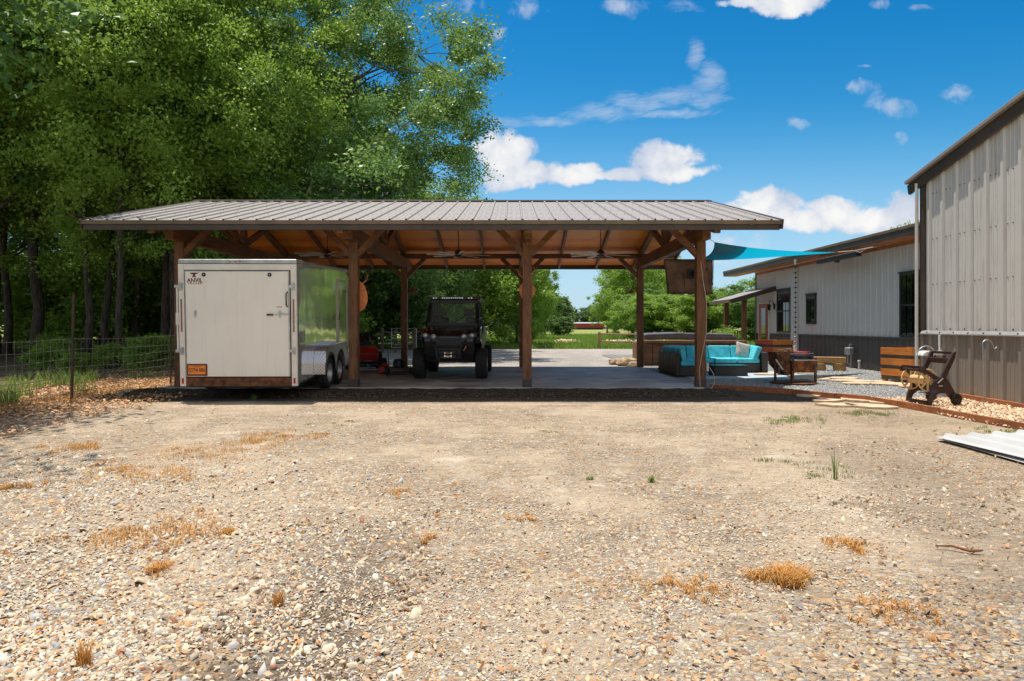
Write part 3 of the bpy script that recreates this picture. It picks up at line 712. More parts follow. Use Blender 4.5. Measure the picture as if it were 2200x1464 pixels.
# ------------------------------------------------------------------ pavilion
CX = .32; PX = [CX - 7.33, CX - 3.665, CX, CX + 3.665]; YF, YB = 13.8, 20.27; YR = (YF + YB) / 2
EF, EB = 12.53, 21.54; XL, XR = -8.27, 5.17; ZE = 3.43; SL = .268
def zroof(y): return ZE + SL * (min(y - EF, EB - y))
pav = thing('pavilion', 'open timber carport pavilion with ribbed metal roof over the concrete slab', 'pavilion', (0, 0, 0))
PW = .19
for i, px in enumerate(PX):
    for yy, nm in ((YF, 'f'), (YB, 'b')):
        b = MB(); b.bb(px - PW / 2, px + PW / 2, yy - PW / 2, yy + PW / 2, .085, 3.15)
        b.mat(MT['timber']); b.mi = [0] * len(b.f)
        o = b.build('post', None, pav, bevel=.008)
        if yy == YF and i > 0:
            c = MB(); c.bb(px - PW / 2 - .006, px + PW / 2 + .006, yy - PW / 2 - .006, yy + PW / 2 + .006, .086, .25)
            o2 = c.build('post_base_plate', MT['trimd'], o, bevel=.003)
    # truss: chord, king post, webs, top chords
    b = MB(); b.bb(px - .085, px + .085, YF - .48, YB + .48, 3.152, 3.45); b.build('truss_chord', MT['timbery'], pav, bevel=.01)
    b = MB(); b.bb(px - .07, px + .07, YR - .075, YR + .075, 3.452, zroof(YR) - .30); b.build('king_post', MT['timber'], pav, bevel=.006)
    for sg in (-1, 1):
        b = MB(); b.beam((px, YR + sg * .10, 3.52), (px, YR + sg * 1.25, zroof(YR + 1.25) - .30), .12, .14); b.build('truss_web', MT['timbery'], pav, bevel=.005)
        b = MB(); b.beam((px, YR + sg * .0, zroof(YR) - .21), (px, YR + sg * 4.40, zroof(YR + 4.40) - .21), .13, .15); b.build('truss_rafter', MT['timbery'], pav, bevel=.005)
# headers on both post rows, running along X
for yy in (YF, YB):
    b = MB(); b.bb(PX[0] - 1.05, PX[3] + 1.05, yy - .09, yy + .09, 3.452, 3.60)
    b.build('header_beam', MT['timberh'], pav, bevel=.008)
# intermediate rafters at 1.22 m
for j in range(-7, 4):
    rx = CX + j * 1.2217
    if min(abs(rx - p) for p in PX) < .1: continue
    for sg in (-1, 1):
        b = MB(); b.beam((rx, YR + sg * .03, zroof(YR) - .155), (rx, YR + sg * 4.38, zroof(YR + 4.38) - .155), .065, .14); b.build('rafter', MT['timbery'], pav)
for rx in (XL + .12, XR - .12):
    for sg in (-1, 1):
        b = MB(); b.beam((rx, YR + sg * .03, zroof(YR) - .155), (rx, YR + sg * 4.38, zroof(YR + 4.38) - .155), .06, .14); b.build('rafter', MT['timbery'], pav)
b = MB(); b.bb(XL + .16, XR - .16, YR - .028, YR + .028, zroof(YR) - .30, zroof(YR) - .09); b.build('ridge_beam', MT['timberh'], pav)
# knee braces
for yy in (YF, YB):
    for i, px in enumerate(PX):
        for sg in (-1, 1):
            if (i == 0 and sg < 0): continue
            if i == 3 and sg > 0: continue
            b = MB(); b.beam((px + sg * .06, yy, 2.87), (px + sg * .64, yy, 3.47), .12, .14, (0, 1, 0)); b.build('knee_brace', MT['timberh'], pav, bevel=.005)
# braces from posts to chords (front to back)
# ceiling boards
b = MB()
for sg in (-1, 1):
    ye = EF + .05 if sg < 0 else EB - .05
    z0, z1 = zroof(ye) - .075, zroof(YR) - .075
    b.add([(XL + .05, ye, z0), (XR - .05, ye, z0), (XR - .05, YR, z1), (XL + .05, YR, z1), (XL + .05, ye, z0 + .022), (XR - .05, ye, z0 + .022), (XR - .05, YR, z1 + .022), (XL + .05, YR, z1 + .022)],
          [(0, 1, 2, 3), (7, 6, 5, 4), (0, 4, 5, 1), (1, 5, 6, 2), (2, 6, 7, 3), (3, 7, 4, 0)])
b.build('ceiling_boards', MT['ceil'], pav)
# ribbed roof sheets
def rib_profile(w, pitch=.3196, rw=.026, tw=.013, h=.029, minor=True, off=.16):
    P = [(0, 0)]; xx = off
    while xx < w - .08:
        P += [(xx - rw, 0), (xx - tw, h), (xx + tw, h), (xx + rw, 0)]
        if minor and xx + pitch < w:
            for q in (pitch * .36, pitch * .64): P += [(xx + q - .012, 0), (xx + q, .005), (xx + q + .012, 0)]
        xx += pitch
    P.append((w, 0)); return P
prof = rib_profile(XR - XL)
nn = Vector((0, -SL, 1)).normalized()
b = MB(); b.sheet(prof, ((XL, EF, ZE - .02), (1, 0, 0), nn), ((XL, YR, zroof(YR) - .02), (1, 0, 0), nn))
o = b.build('roof_sheet', MT['roofm'], pav, recalc=False); md = o.modifiers.new('t', 'SOLIDIFY'); md.thickness = .004
nb = Vector((0, SL, 1)).normalized()
b = MB(); b.sheet(prof, ((XL, EB, ZE - .02), (1, 0, 0), nb), ((XL, YR, zroof(YR) - .02), (1, 0, 0), nb))
o = b.build('roof_sheet', MT['roofm'], pav, recalc=False); md = o.modifiers.new('t', 'SOLIDIFY'); md.thickness = .004
b = MB(); b.prism([(YR - .17, zroof(YR) - .035), (YR - .16, zroof(YR) - .015), (YR, zroof(YR) + .028), (YR + .16, zroof(YR) - .015), (YR + .17, zroof(YR) - .035), (YR, zroof(YR) + .008)], XL, XR, 'X')
b.build('ridge_cap', MT['trimd'], pav)
# screws
b = MB()
xx = .16
while xx < XR - XL - .05:
    for q in (.08, .25):
        for fy in (.35, 1.15, 2.0, 2.85, 3.7):
            y_ = EF + fy + .1 * ((int(xx * 10)) % 3 == 0)
            b.cyl((XL + xx + q, y_, zroof(y_) - .021), (XL + xx + q, y_ - .002, zroof(y_) - .010), .008, n=6)
    xx += .3196
b.build('roof_screws', MT['trimd'], pav)
# eave fascia: metal drip trim above a dark board
for ye, sg in ((EF, -1), (EB, 1)):
    b = MB(); b.bb(XL, XR, min(ye, ye + sg * .035), max(ye, ye + sg * .035), ZE - .10, ZE - .022); b.build('drip_trim', MT['fasc'], pav, bevel=.004)
    b = MB(); b.bb(XL + .02, XR - .02, min(ye, ye - sg * .04) , max(ye, ye - sg * .04), ZE - .205, ZE - .102); b.build('fascia_board', MT['trimd'], pav, bevel=.004)
# gable trims
for gx, sg in ((XL, -1), (XR, 1)):
    for ye in (EF, EB):
        b = MB(); b.beam((gx + sg * .025, ye - (.02 if ye == EF else -.02), ZE - .10), (gx + sg * .025, YR, zroof(YR) - .10), .045, .19); b.build('rake_trim', MT['trimd'], pav, bevel=.01)

# ceiling fans
def fan(x, y, rz, label):
    zt = zroof(y) - .08
    t = thing('ceiling_fan', label, 'ceiling fan', (x, y, zt), rz, 'fans hanging from the pavilion ceiling')
    zf = 3.20 - zt
    b = MB(); b.cyl((0, 0, 0), (0, 0, zf + .12), .012, n=10); b.lathe([(.0, .0), (.05, -.0), (.055, -.05), (.02, -.07)], (0, 0, 0)); b.build('downrod', MT['bronzef'], t, smooth=True)
    b = MB(); b.lathe([(.02, .16), (.05, .155), (.075, .12), (.10, .10), (.115, .05), (.10, .0), (.06, -.03), (.0, -.035)], (0, 0, zf)); b.build('motor', MT['bronzef'], t, smooth=True)
    for k in range(8):
        a = k * math.pi / 4; T = Matrix.Translation((0, 0, zf + .03)) @ Matrix.Rotation(a, 4, 'Z') @ Matrix.Rotation(R(11), 4, 'X')
        b = MB(); b.prism([(.09, -.035), (.80, -.060), (.83, -.05), (.84, .03), (.80, .048), (.09, .03)], -.004, .004, 'Z', T); b.build('blade', MT['fanblade'], t)
    return t
fan(CX - 1.72, 17.05, .2, 'eight bladed grey ceiling fan above the black utility vehicle')
fan(CX + 2.0, 17.05, .28, 'eight bladed grey ceiling fan in the right bay, over the empty slab')
fan(CX - 5.15, 17.05, .5, 'dim ceiling fan in the dark left bay above the white trailer')

# antler plaques on the rear of two front posts
def plaque(x, label, w=.20, h=.30, z=2.02):
    t = thing('antler_plaque', label, 'wall mount', (x, YF + .105, z), 0, 'antler plaques on the front posts')
    b = MB(); b.prism([(w * math.cos(a) * (1 + .05 * math.sin(3 * a + x)), h * math.sin(a)) for a in np.linspace(0, 2 * math.pi, 28, endpoint=False)], 0, .03, 'Y'); b.build('wood_slice', MT['plaque'], t, bevel=.006)
    b = MB()
    for s_ in (-1, 1):
        b.tube([(s_ * .03, .05, .22), (s_ * .10, .07, .30), (s_ * .17, .09, .36), (s_ * .175, .10, .46), (s_ * .13, .12, .55)], [.018, .016, .014, .011, .004], 8)
        b.tube([(s_ * .155, .085, .34), (s_ * .12, .09, .44)], [.011, .004], 6); b.tube([(s_ * .172, .095, .42), (s_ * .22, .10, .50)], [.010, .003], 6)
    b.build('antlers', MT['bone'], t, smooth=True)
    b = MB(); b.lathe([(.0, .28), (.05, .25), (.065, .17), (.05, .06), (.03, -.06), (.0, -.08)], (0, .075, .02), n=12); b.build('skull', MT['bone'], t, smooth=True)
plaque(PX[1] + .06, 'antlers on an orange oval wood slice behind the post nearest the trailer', .20, .33, 2.0)
plaque(PX[2] + .0, 'antlers on a round red-orange wood slice behind the middle front post', .17, .20, 2.12)
for px, lab in ((PX[1], 'small copper shade lamp on the rear post behind the utility vehicle'), (PX[3], 'small copper shade lamp on the rear post near the hot tub')):
    sg = 1 if px < 0 else -1
    t = thing('post_lamp', lab, 'lamp', (px + sg * .10, YB, 2.42), 0, 'copper lamps on rear posts')
    b = MB(); b.tube([(0, 0, .0), (sg * .05, 0, .08), (sg * .14, 0, .09), (sg * .18, 0, .03)], .012, 8); b.build('arm', MT['lamp'], t, smooth=True)
    b = MB(); b.lathe([(.02, .05), (.05, .035), (.13, -.02), (.14, -.035), (.125, -.03), (.03, .03)], (sg * .18, 0, 0), n=20); b.build('shade', MT['lamp'], t, smooth=True)

# TV under a brown cover, hung behind the right front post
def covered_tv():
    t = thing('covered_television', 'television hung behind the right front post under a brown canvas cover', 'television', (4.01, 14.75, 2.48), R(7))
    b = MB(); n = 18; m_ = 10; vs = []; fs = []
    for side, yo in ((0, -.07), (1, .07)):
        for j in range(m_ + 1):
            for i in range(n + 1):
                u = -1 + 2 * i / n; v = -1 + 2 * j / m_
                xx = u * (.543 + .022 * v) - .067 * v; zz = v * .375 - .02 * u * 0
                if v < -.95: zz += .018 * math.sin(i * 1.9) - .01
                bul = (1 - u ** 6) * (1 - v ** 6)
                yy = yo * (.35 + .65 * bul) + .018 * mnoise.noise(Vector((xx * 5, zz * 5 + side * 9, 1.3))) * 1.5
                vs.append((xx, yy - .12 * zz / .375, zz))
    q = (n + 1) * (m_ + 1)
    for j in range(m_):
        for i in range(n):
            a = j * (n + 1) + i; fs.append((a, a + 1, a + n + 2, a + n + 1)); fs.append((q + a, q + a + n + 1, q + a + n + 2, q + a + 1))
    for i in range(n): fs.append((i, q + i, q + i + 1, i + 1)); a = m_ * (n + 1) + i; fs.append((a, a + 1, q + a + 1, q + a))
    for j in range(m_): a = j * (n + 1); fs.append((a, a + n + 1, q + a + n + 1, q + a)); a += n; fs.append((a, q + a, q + a + n + 1, a + n + 1))
    b.add(vs, fs); cv = b.build('cover', MT['cover'], t, smooth='all')
    b = MB()
    def S(u, v, off=-.098): return (u * (.547 + .022 * v) - .067 * v, off * (.45 + .55 * (1 - abs(u) ** 6) * (1 - abs(v) ** 6)) - .12 * v, v * .375)
    b.tube([S(-1, 1), S(0, 1), S(1, 1)], .007, 6); b.tube([S(-1, 1), S(-1, 0), S(-1, -1)], .007, 6); b.tube([S(1, 1), S(1, 0), S(1, -1)], .007, 6)
    b.tube([S(-1, -1), S(-.5, -.94), S(0, -.97), S(.5, -.93), S(1, -1)], .009, 6)
    b.tube([S(-.38, 1), S(-.3, 0), S(-.24, -.95)], .006, 6)
    b.tube([S(.78, .3), S(.9, .28), S(.98, -.5), S(.84, -.5), S(.78, .3)], .006, 6)
    b.tube([S(-.1, -.1), S(.12, -.3), S(.18, -.75), S(-.2, -.85)], .005, 6)
    b.build('seams', MT['black'], t)
    b = MB(); b.bb(-.10, .14, -.15, -.11, -.05, .16); b.beam((.02, -.13, .05), (.12, -.72, .12), .05, .05); b.beam((.02, -.13, -.02), (.18, -.45, .16), .03, .03)
    b.box((.06, -.20, .06), (.10, .08, .12)); b.bb(-.02, .05, -.80, -.76, -.28, .52); b.build('wall_bracket', MT['black'], t, bevel=.004)
covered_tv()

# shade sail
def sail():
    A = Vector((4.16, 13.40, 3.10)); C = Vector((4.08, 16.9, 3.10)); B = Vector((9.65, 19.3, 3.55))
    t = thing('shade_sail', 'turquoise triangular shade sail stretched from pavilion post to house eave', 'shade sail', tuple(A))
    def edge(p, q, inw, n):
        return [p.lerp(q, i / n) + (4 * (i / n) * (1 - i / n)) * inw for i in range(n + 1)]
    n = 22
    cen = (A + B + C) / 3
    def inward(p, q, d, dz):
        mid = (p + q) / 2; v = (cen - mid); v.z = 0; v.normalize(); return v * d + Vector((0, 0, dz))
    AB = edge(A, B, inward(A, B, .22, -.05), n); AC = edge(A, C, inward(A, C, .50, -.12), n); BC = edge(C, B, inward(C, B, .28, -.08), n)
    vs = []; fs = []; idx = {}
    for i in range(n + 1):           # rows from A to the edge C-B
        s_ = i / n
        for j in range(n + 1):
            w = j / n
            P = AC[i].lerp(AB[i], w)
            P = P + (BC[j] - AC[n].lerp(AB[n], w)) * s_ ** 1.5
            P.z -= .10 * math.sin(math.pi * w) * s_ * (1 - s_) * 2
            idx[i, j] = len(vs); vs.append(P - A)
    b = MB(); b.mat(MT['sail'])
    b2 = MB(); b2.mat(MT['sailp'])
    for i in range(n):
        for j in range(n):
            q = (idx[i, j], idx[i, j + 1], idx[i + 1, j + 1], idx[i + 1, j])
            fs.append(q)
    b.add(vs, fs)
    for k, f in enumerate(b.f):
        c = sum((Vector(b.v[q]) for q in f), Vector()) / 4
        if c.length < 1.55: b.mi[k] = 1
    b.mats.append(MT['sailp'])
    me = b.build('sail_cloth', None, t, smooth='all', recalc=False); md = me.modifiers.new('t', 'SOLIDIFY'); md.thickness = .004
    b = MB(); b.tube([Vector((3.98 + .05, 13.34, 3.16)) - A, Vector((0, 0, 0))], .006, 6); b.build('rope', MT['rope'], t)
    b = MB(); q = B - A; b.tube([q, q + Vector((.3, -.35, .0)), q + Vector((.62, -.75, .06))], .012, 6); b.tube([q + Vector((.3, -.35, 0)), q + Vector((.4, -.5, -.07)), q + Vector((.5, -.6, .02))], .008, 6); b.build('rope', MT['rope'], t)
sail()

# ------------------------------------------------------------------ enclosed trailer
def wheel_parts(parent, c, r, w, rim_mat, side=1, n=28, knobs=0):
    x0 = c[0]
    b = MB(); h = w / 2
    b.lathe([(r * .60, -h * .92), (r * .70, -h), (r * .92, -h * .95), (r * .99, -h * .70), (r, -h * .3), (r, h * .3), (r * .99, h * .70), (r * .92, h * .95), (r * .70, h), (r * .60, h * .92), (r * .56, 0), (r * .60, -h * .92)], c, 'X', n)
    if knobs:
        for k in range(knobs):
            a = 2 * math.pi * k / knobs
            for s_, o_ in ((-1, 0), (1, .5), (0, .25)):
                aa = a + o_ * 2 * math.pi / knobs
                T = Matrix.Translation(c) @ Matrix.Rotation(aa, 4, 'X') @ Matrix.Translation((s_ * h * .62, 0, r * 1.0))
                b.box((0, 0, 0), (h * .55, r * .12, r * .07), T=T)
    ty = b.build('tyre', MT['rubber'], parent, smooth=True)
    b = MB(); b.lathe([(.0, side * h * .35), (r * .16, side * h * .35), (r * .18, side * h * .2), (r * .42, side * h * .05), (r * .5, side * h * .5), (r * .60, side * h * .93), (r * .62, side * h * .90), (r * .52, side * h * .2)], c, 'X', n)
    for k in range(5):
        a = 2 * math.pi * k / 5; p = Vector(c) + Vector((side * h * .25, math.cos(a) * r * .27, math.sin(a) * r * .27))
        b.cyl(p, p + Vector((side * .02, 0, 0)), r * .04, n=8)
    b.build('rim', rim_mat, parent, smooth=True)
def trailer():
    W_, H_, L_ = 2.13, 2.30, 4.35      # body width, height, length (nose extra)
    t = thing('cargo_trailer', 'white enclosed twin-axle cargo trailer parked in the left bay', 'trailer', (-5.02, 12.02, .0), 0)
    t.rotation_euler = (R(2.4), 0, R(1.2))
    z0 = .30; hx = W_ / 2
    b = MB(); b.mat(MT['side'])
    b.prism([(-hx, .02), (hx, .02), (hx, L_), (.35, L_ + .75), (-.35, L_ + .75), (-hx, L_)], z0 + .04, z0 + H_ - .06, 'Z'); b.build('body', None, t, bevel=.012)
    # roof cap with rounded edge trim
    b = MB(); b.mat(MT['alu']); b.prism([(-hx - .012, -.012), (hx + .012, -.012), (hx + .012, L_), (.35, L_ + .76), (-.35, L_ + .76), (-hx - .012, L_)], z0 + H_ - .085, z0 + H_, 'Z'); b.build('roof_trim', None, t, bevel=.02, seg=3)
    # white rear frame
    b = MB(); b.mat(MT['whitet'])
    b.bb(-hx - .004, -hx + .10, -.03, .06, z0 - .03, z0 + H_ - .09); b.bb(hx - .10, hx + .004, -.03, .06, z0 - .03, z0 + H_ - .09); b.bb(-hx + .102, hx - .102, -.028, .05, z0 + H_ - .20, z0 + H_ - .092)
    b.build('rear_frame', None, t, bevel=.008)
    # ramp door
    b = MB(); b.mat(MT['white']); b.bb(-hx + .125, hx - .125, -.045, .018, z0 + .15, z0 + H_ - .215); d = b.build('ramp_door', None, t, bevel=.006)
    b = MB(); b.mat(MT['black']); b.bb(-hx + .108, hx - .108, -.012, .018, z0 + .13, z0 + H_ - .203); b.build('door_gasket', None, d)
    b = MB(); b.mat(MT['whitet']); b.bb(-.003, .003, -.0475, -.044, z0 + .17, z0 + H_ - .23); b.build('seam', None, d)
    b = MB(); b.mat(MT['alu'])
    for xx, yy, ww, hh in ((-hx + .125, 0, .012, 0), (hx - .137, 0, .012, 0)): b.bb(xx, xx + ww, -.052, -.046, z0 + .15, z0 + H_ - .215)
    b.bb(-hx + .14, hx - .14, -.052, -.046, z0 + H_ - .228, z0 + H_ - .216); b.build('door_edge_trim', None, d)
    for xx in (-hx + .47, hx - .47):
        b = MB(); b.mat(MT['black']); b.lathe([(.036, 0), (.036, .014), (.02, .02), (.0, .02)], (xx, -.045, z0 + H_ - .285), 'Y', 20)
        b.v = [(v[0], -.045 - (v[1] + .045), v[2]) for v in b.v]; o = b.build('vent_knob', None, d, smooth=True)
        b = MB(); b.mat(MT['steel']); b.lathe([(.010, -.067), (.0, -.070)], (xx, 0, z0 + H_ - .285), 'Y', 12); b.build('knob_centre', None, d)
    # grab handle, latch and hinge hardware
    b = MB(); b.mat(MT['black']); b.tube([(hx - .15, -.05, 2.0), (hx - .165, -.085, 1.97), (hx - .165, -.085, 1.76), (hx - .15, -.05, 1.73)], .012, 8); b.build('grab_handle', None, d, smooth=True)
    b = MB(); b.mat(MT['steel']); b.tube([(hx - .38, -.065, 1.585), (hx - .28, -.075, 1.60), (hx - .14, -.065, 1.59)], .012, 8); b.lathe([(.0, -.07), (.035, -.068), (.035, -.045)], (hx - .29, 0, 1.60), 'Y', 16); b.bb(hx - .305, hx - .275, -.06, -.045, 1.53, 1.67); b.build('cam_latch', None, d)
    b = MB(); b.mat(MT['black']); b.bb(hx - .53, hx - .41, -.075, -.05, 1.57, 1.60); b.build('latch_grip', None, d, bevel=.004)
    b = MB(); b.mat(MT['redlens']); b.bb(hx - .35, hx - .25, -.0465, -.0450, 1.72, 1.735); b.build('warning_sticker', None, d)
    b = MB(); b.mat(MT['steel']); b.prism([(.028 * math.cos(a), .07 * math.sin(a)) for a in np.linspace(0, 2 * math.pi, 16, endpoint=False)], -.062, -.045, 'Y', Matrix.Translation((-hx + .31, 0, 1.60))); b.build('door_lock', None, d, bevel=.004)
    for sx in (-1, 1):
        for zz in (2.10, .92):
            b = MB(); b.mat(MT['steel']); b.bb(sx * (hx - .05) - .03, sx * (hx - .05) + .03, -.05, -.031, zz - .07, zz + .07); b.cyl((sx * (hx - .05), -.056, zz - .05), (sx * (hx - .05), -.056, zz + .05), .012, n=8)
            b.beam((sx * (hx - .05), -.05, zz), (sx * (hx + (.06 if sx < 0 else -.12)), -.055, zz), .012, .05); b.build('hinge', None, t, bevel=.003)
        b = MB(); b.mat(MT['amberstrip']); b.bb(sx * (hx - .048) - .012, sx * (hx - .048) + .012, -.040, -.031, 1.27, 1.87); b.build('tail_lamp_strip', None, t)
        b = MB(); b.mat(MT['redlens']); b.bb(sx * (hx - .048) - .017, sx * (hx - .048) + .017, -.040, -.031, z0 + .02, z0 + .12); b.build('reflector', None, t)
    b = MB(); b.mat(MT['whitep']); b.tube([(-hx - .035, -.02, 2.12), (-hx - .035, -.02, .90)], .014, 8); b.bb(-hx - .055, -hx - .02, -.04, .0, 1.40, 1.62); b.build('cam_bar', None, t)
    b = MB(); b.mat(MT['steel']); b.tube([(hx - .115, -.06, 2.12), (hx - .115, -.06, .90)], .009, 8); b.build('cam_bar', None, t)
    b = MB(); b.mat(MT['rust']); b.bb(-hx + .11, hx - .11, -.02, .05, z0 - .03, z0 + .125); b.build('rear_sill', None, t, bevel=.004)
    b = MB(); b.mat(MT['black']); b.bb(-hx + .05, hx - .05, .06, L_, z0 - .06, z0 + .038); b.build('chassis', None, t)
    for xx in (-.09, .0, .09):
        b = MB(); b.mat(MT['redlens']); b.bb(xx - .055, xx - .025, -.022, -.013, z0 + H_ - .052, z0 + H_ - .035); b.build('clearance_lamp', None, t)
    b = MB(); b.mat(MT['steel'])
    for k in range(22):
        q = -hx + .03 + k * (W_ - .06) / 21; b.cyl((q, -.012, z0 + H_ - .070), (q, -.016, z0 + H_ - .070), .006, n=6)
    for k in range(40):
        q = .05 + k * .11; b.cyl((hx + .012, q, z0 + H_ - .045), (hx + .017, q, z0 + H_ - .045), .006, n=6)
    for k in range(22):
        for sx in (-1, 1): b.cyl((sx * (hx - .012), -.030, z0 + .12 + k * .095), (sx * (hx - .012), -.034, z0 + .12 + k * .095), .005, n=6)
    b.build('rivets', None, t)
    # number plate
    pl = MB(); pl.mat(MT['maroon']); pl.bb(-hx + .135, -hx + .505, -.062, -.046, z0 + .165, z0 + .385); po = pl.build('number_plate', None, t, bevel=.012)
    b = MB(); b.mat(MT['orange']); b.bb(-hx + .162, -hx + .478, -.0645, -.0622, z0 + .195, z0 + .358); b.build('plate_face', None, po)
    text('plate_number', 'GTN 886', .098, MT['maroon'], po, (-hx + .32, -.0652, z0 + .270), (R(90), 0, 0), sx=.80, bold=.001)
    text('plate_state', 'ALASKA', .034, MT['maroon'], po, (-hx + .32, -.0652, z0 + .338), (R(90), 0, 0), sx=1.1)
    b = MB(); b.mat(MT['maroon']); b.prism([(-.014, -.012), (-.014, .012), (.0, .008), (.016, .012), (.016, -.008), (.0, -.014)], -.066, -.0648, 'Y', Matrix.Translation((-hx + .322, 0, z0 + .272))); b.build('plate_flag', None, po)
    # maker's logo
    lg = MB(); lg.mat(MT['maroon'])
    A_ = [(-.075, .052), (.10, .055), (.045, .028), (.022, .018), (.018, .0), (.038, -.022), (.05, -.034), (.02, -.034), (.0, -.026), (-.02, -.034), (-.05, -.034), (-.038, -.022), (-.02, .0), (-.024, .020), (-.06, .028), (-.085, .036)]
    lg.prism([(p[0] * .9, p[1] * .95) for p in A_], -.0475, -.0452, 'Y', Matrix.Translation((-hx + .295, 0, z0 + H_ - .30))); lo = lg.build('logo', None, d)
    text('logo_name', 'ANVIL', .108, MT['maroon'], lo, (-hx + .305, -.0465, z0 + H_ - .392), (R(90), 0, 0), sx=.92, bold=.003)
    text('logo_line', 'T R A I L E R', .036, MT['maroon'], lo, (-hx + .305, -.0465, z0 + H_ - .447), (R(90), 0, 0), sx=1.25, bold=.001)
    # right side: corner strip, bottom rail, door with frame, fender, lamps
    b = MB(); b.mat(MT['alu']); b.bb(hx + .001, hx + .012, .0, .07, z0, z0 + H_ - .09); b.bb(hx + .001, hx + .010, .07, L_ - .05, z0 + .01, z0 + .05); b.build('side_trim', None, t)
    dd = MB(); dd.mat(MT['side']); dd.bb(hx + .004, hx + .018, 3.05, 3.85, z0 + .17, z0 + 1.97); do = dd.build('side_door', None, t, bevel=.004)
    b = MB(); b.mat(MT['whitet']); b.bb(hx + .002, hx + .030, 3.0, 3.045, z0 + .12, z0 + 2.02); b.bb(hx + .002, hx + .030, 3.855, 3.90, z0 + .12, z0 + 2.02); b.bb(hx + .002, hx + .028, 3.045, 3.855, z0 + 1.975, z0 + 2.02); b.build('door_frame', None, do)
    b = MB(); b.mat(MT['black']); b.tube([(hx + .02, 3.10, 1.52), (hx + .06, 3.02, 1.50), (hx + .07, 2.86, 1.40)], .012, 8); b.build('door_handle', None, do, smooth=True)
    b = MB(); b.mat(MT['tread'])
    y0, y1, zt = 1.02, 2.98, z0 + .60; P = [(y0, z0 + .06), (y0, z0 + .28)]
    for a in np.linspace(180, 90, 7)[1:]: P.append((y0 + .34 + .34 * math.cos(R(a)), zt - .34 + .34 * math.sin(R(a)) + .02))
    for a in np.linspace(90, 0, 7): P.append((y1 - .34 + .34 * math.cos(R(a)), zt - .34 + .34 * math.sin(R(a)) + .02))
    P += [(y1, z0 + .06)]
    vs = [(hx + .003, p[0], p[1]) for p in P] + [(hx + .235, p[0], p[1]) for p in P]; n = len(P)
    b.add(vs, [(i, i + 1, n + i + 1, n + i) for i in range(n - 1)])
    # outer skirt with two wheel arches
    cyc = [1.50, 2.34]; rr = .385
    top = [(p[0], p[1]) for p in P]; low = []
    for c in cyc:
        for a in np.linspace(180, 0, 12): low.append((c + rr * math.cos(R(a)), z0 + .06 + (rr + .03) * math.sin(R(a))))
    ply = top + low[::-1]
    outx = [hx + .235] * len(ply)
    # strip triangulation through ear-free fan: build skirt as quads between top outline and arches
    def topz(yv):
        for i in range(len(P) - 1):
            a, c = P[i], P[i + 1]
            if a[0] != c[0] and min(a[0], c[0]) <= yv <= max(a[0], c[0]): return a[1] + (c[1] - a[1]) * (yv - a[0]) / (c[0] - a[0])
        return P[0][1]
    def lowz(yv):
        z = z0 + .06
        for c in cyc:
            dxx = abs(yv - c)
            if dxx < rr: z = max(z, z0 + .06 + (rr + .03) / rr * math.sqrt(rr * rr - dxx * dxx))
        return min(z, topz(yv) - .015)
    ys = np.linspace(y0 + .001, y1 - .001, 70)
    b.add([(hx + .235, q, lowz(q)) for q in ys] + [(hx + .235, q, topz(q)) for q in ys], [(i, i + 1, 70 + i + 1, 70 + i) for i in range(69)])
    o = b.build('fender', None, t); md = o.modifiers.new('t', 'SOLIDIFY'); md.thickness = .012
    b = MB(); b.mat(MT['chrome']); b.tube([(hx + .238, q, topz(q) + .002) for q in ys], .009, 6); b.build('fender_edge', None, o)
    for sx in (-1, 1):
        for c in cyc:
            w = bpy.data.objects.new('wheel', None); COL.objects.link(w); w.parent = t; w.location = (sx * (hx + .11), c, .335 - c * math.tan(R(2.4)) + .08)
            wheel_parts(w, (0, 0, 0), .335, .20, MT['steel'], sx)
    b = MB(); b.mat(MT['black'])
    for c in cyc: b.cyl((-hx, c, .30 - c * .042 + .08), (hx, c, .30 - c * .042 + .08), .04, n=10)
    b.build('axle', None, t)
    b = MB(); b.mat(MT['black']); b.beam((-.6, L_ + .3, z0), (0, L_ + 1.4, z0), .08, .1); b.beam((.6, L_ + .3, z0), (0, L_ + 1.4, z0), .08, .1); b.cyl((0, L_ + 1.2, -.35), (0, L_ + 1.2, .6), .035, n=10); b.build('tongue', None, t)
trailer()

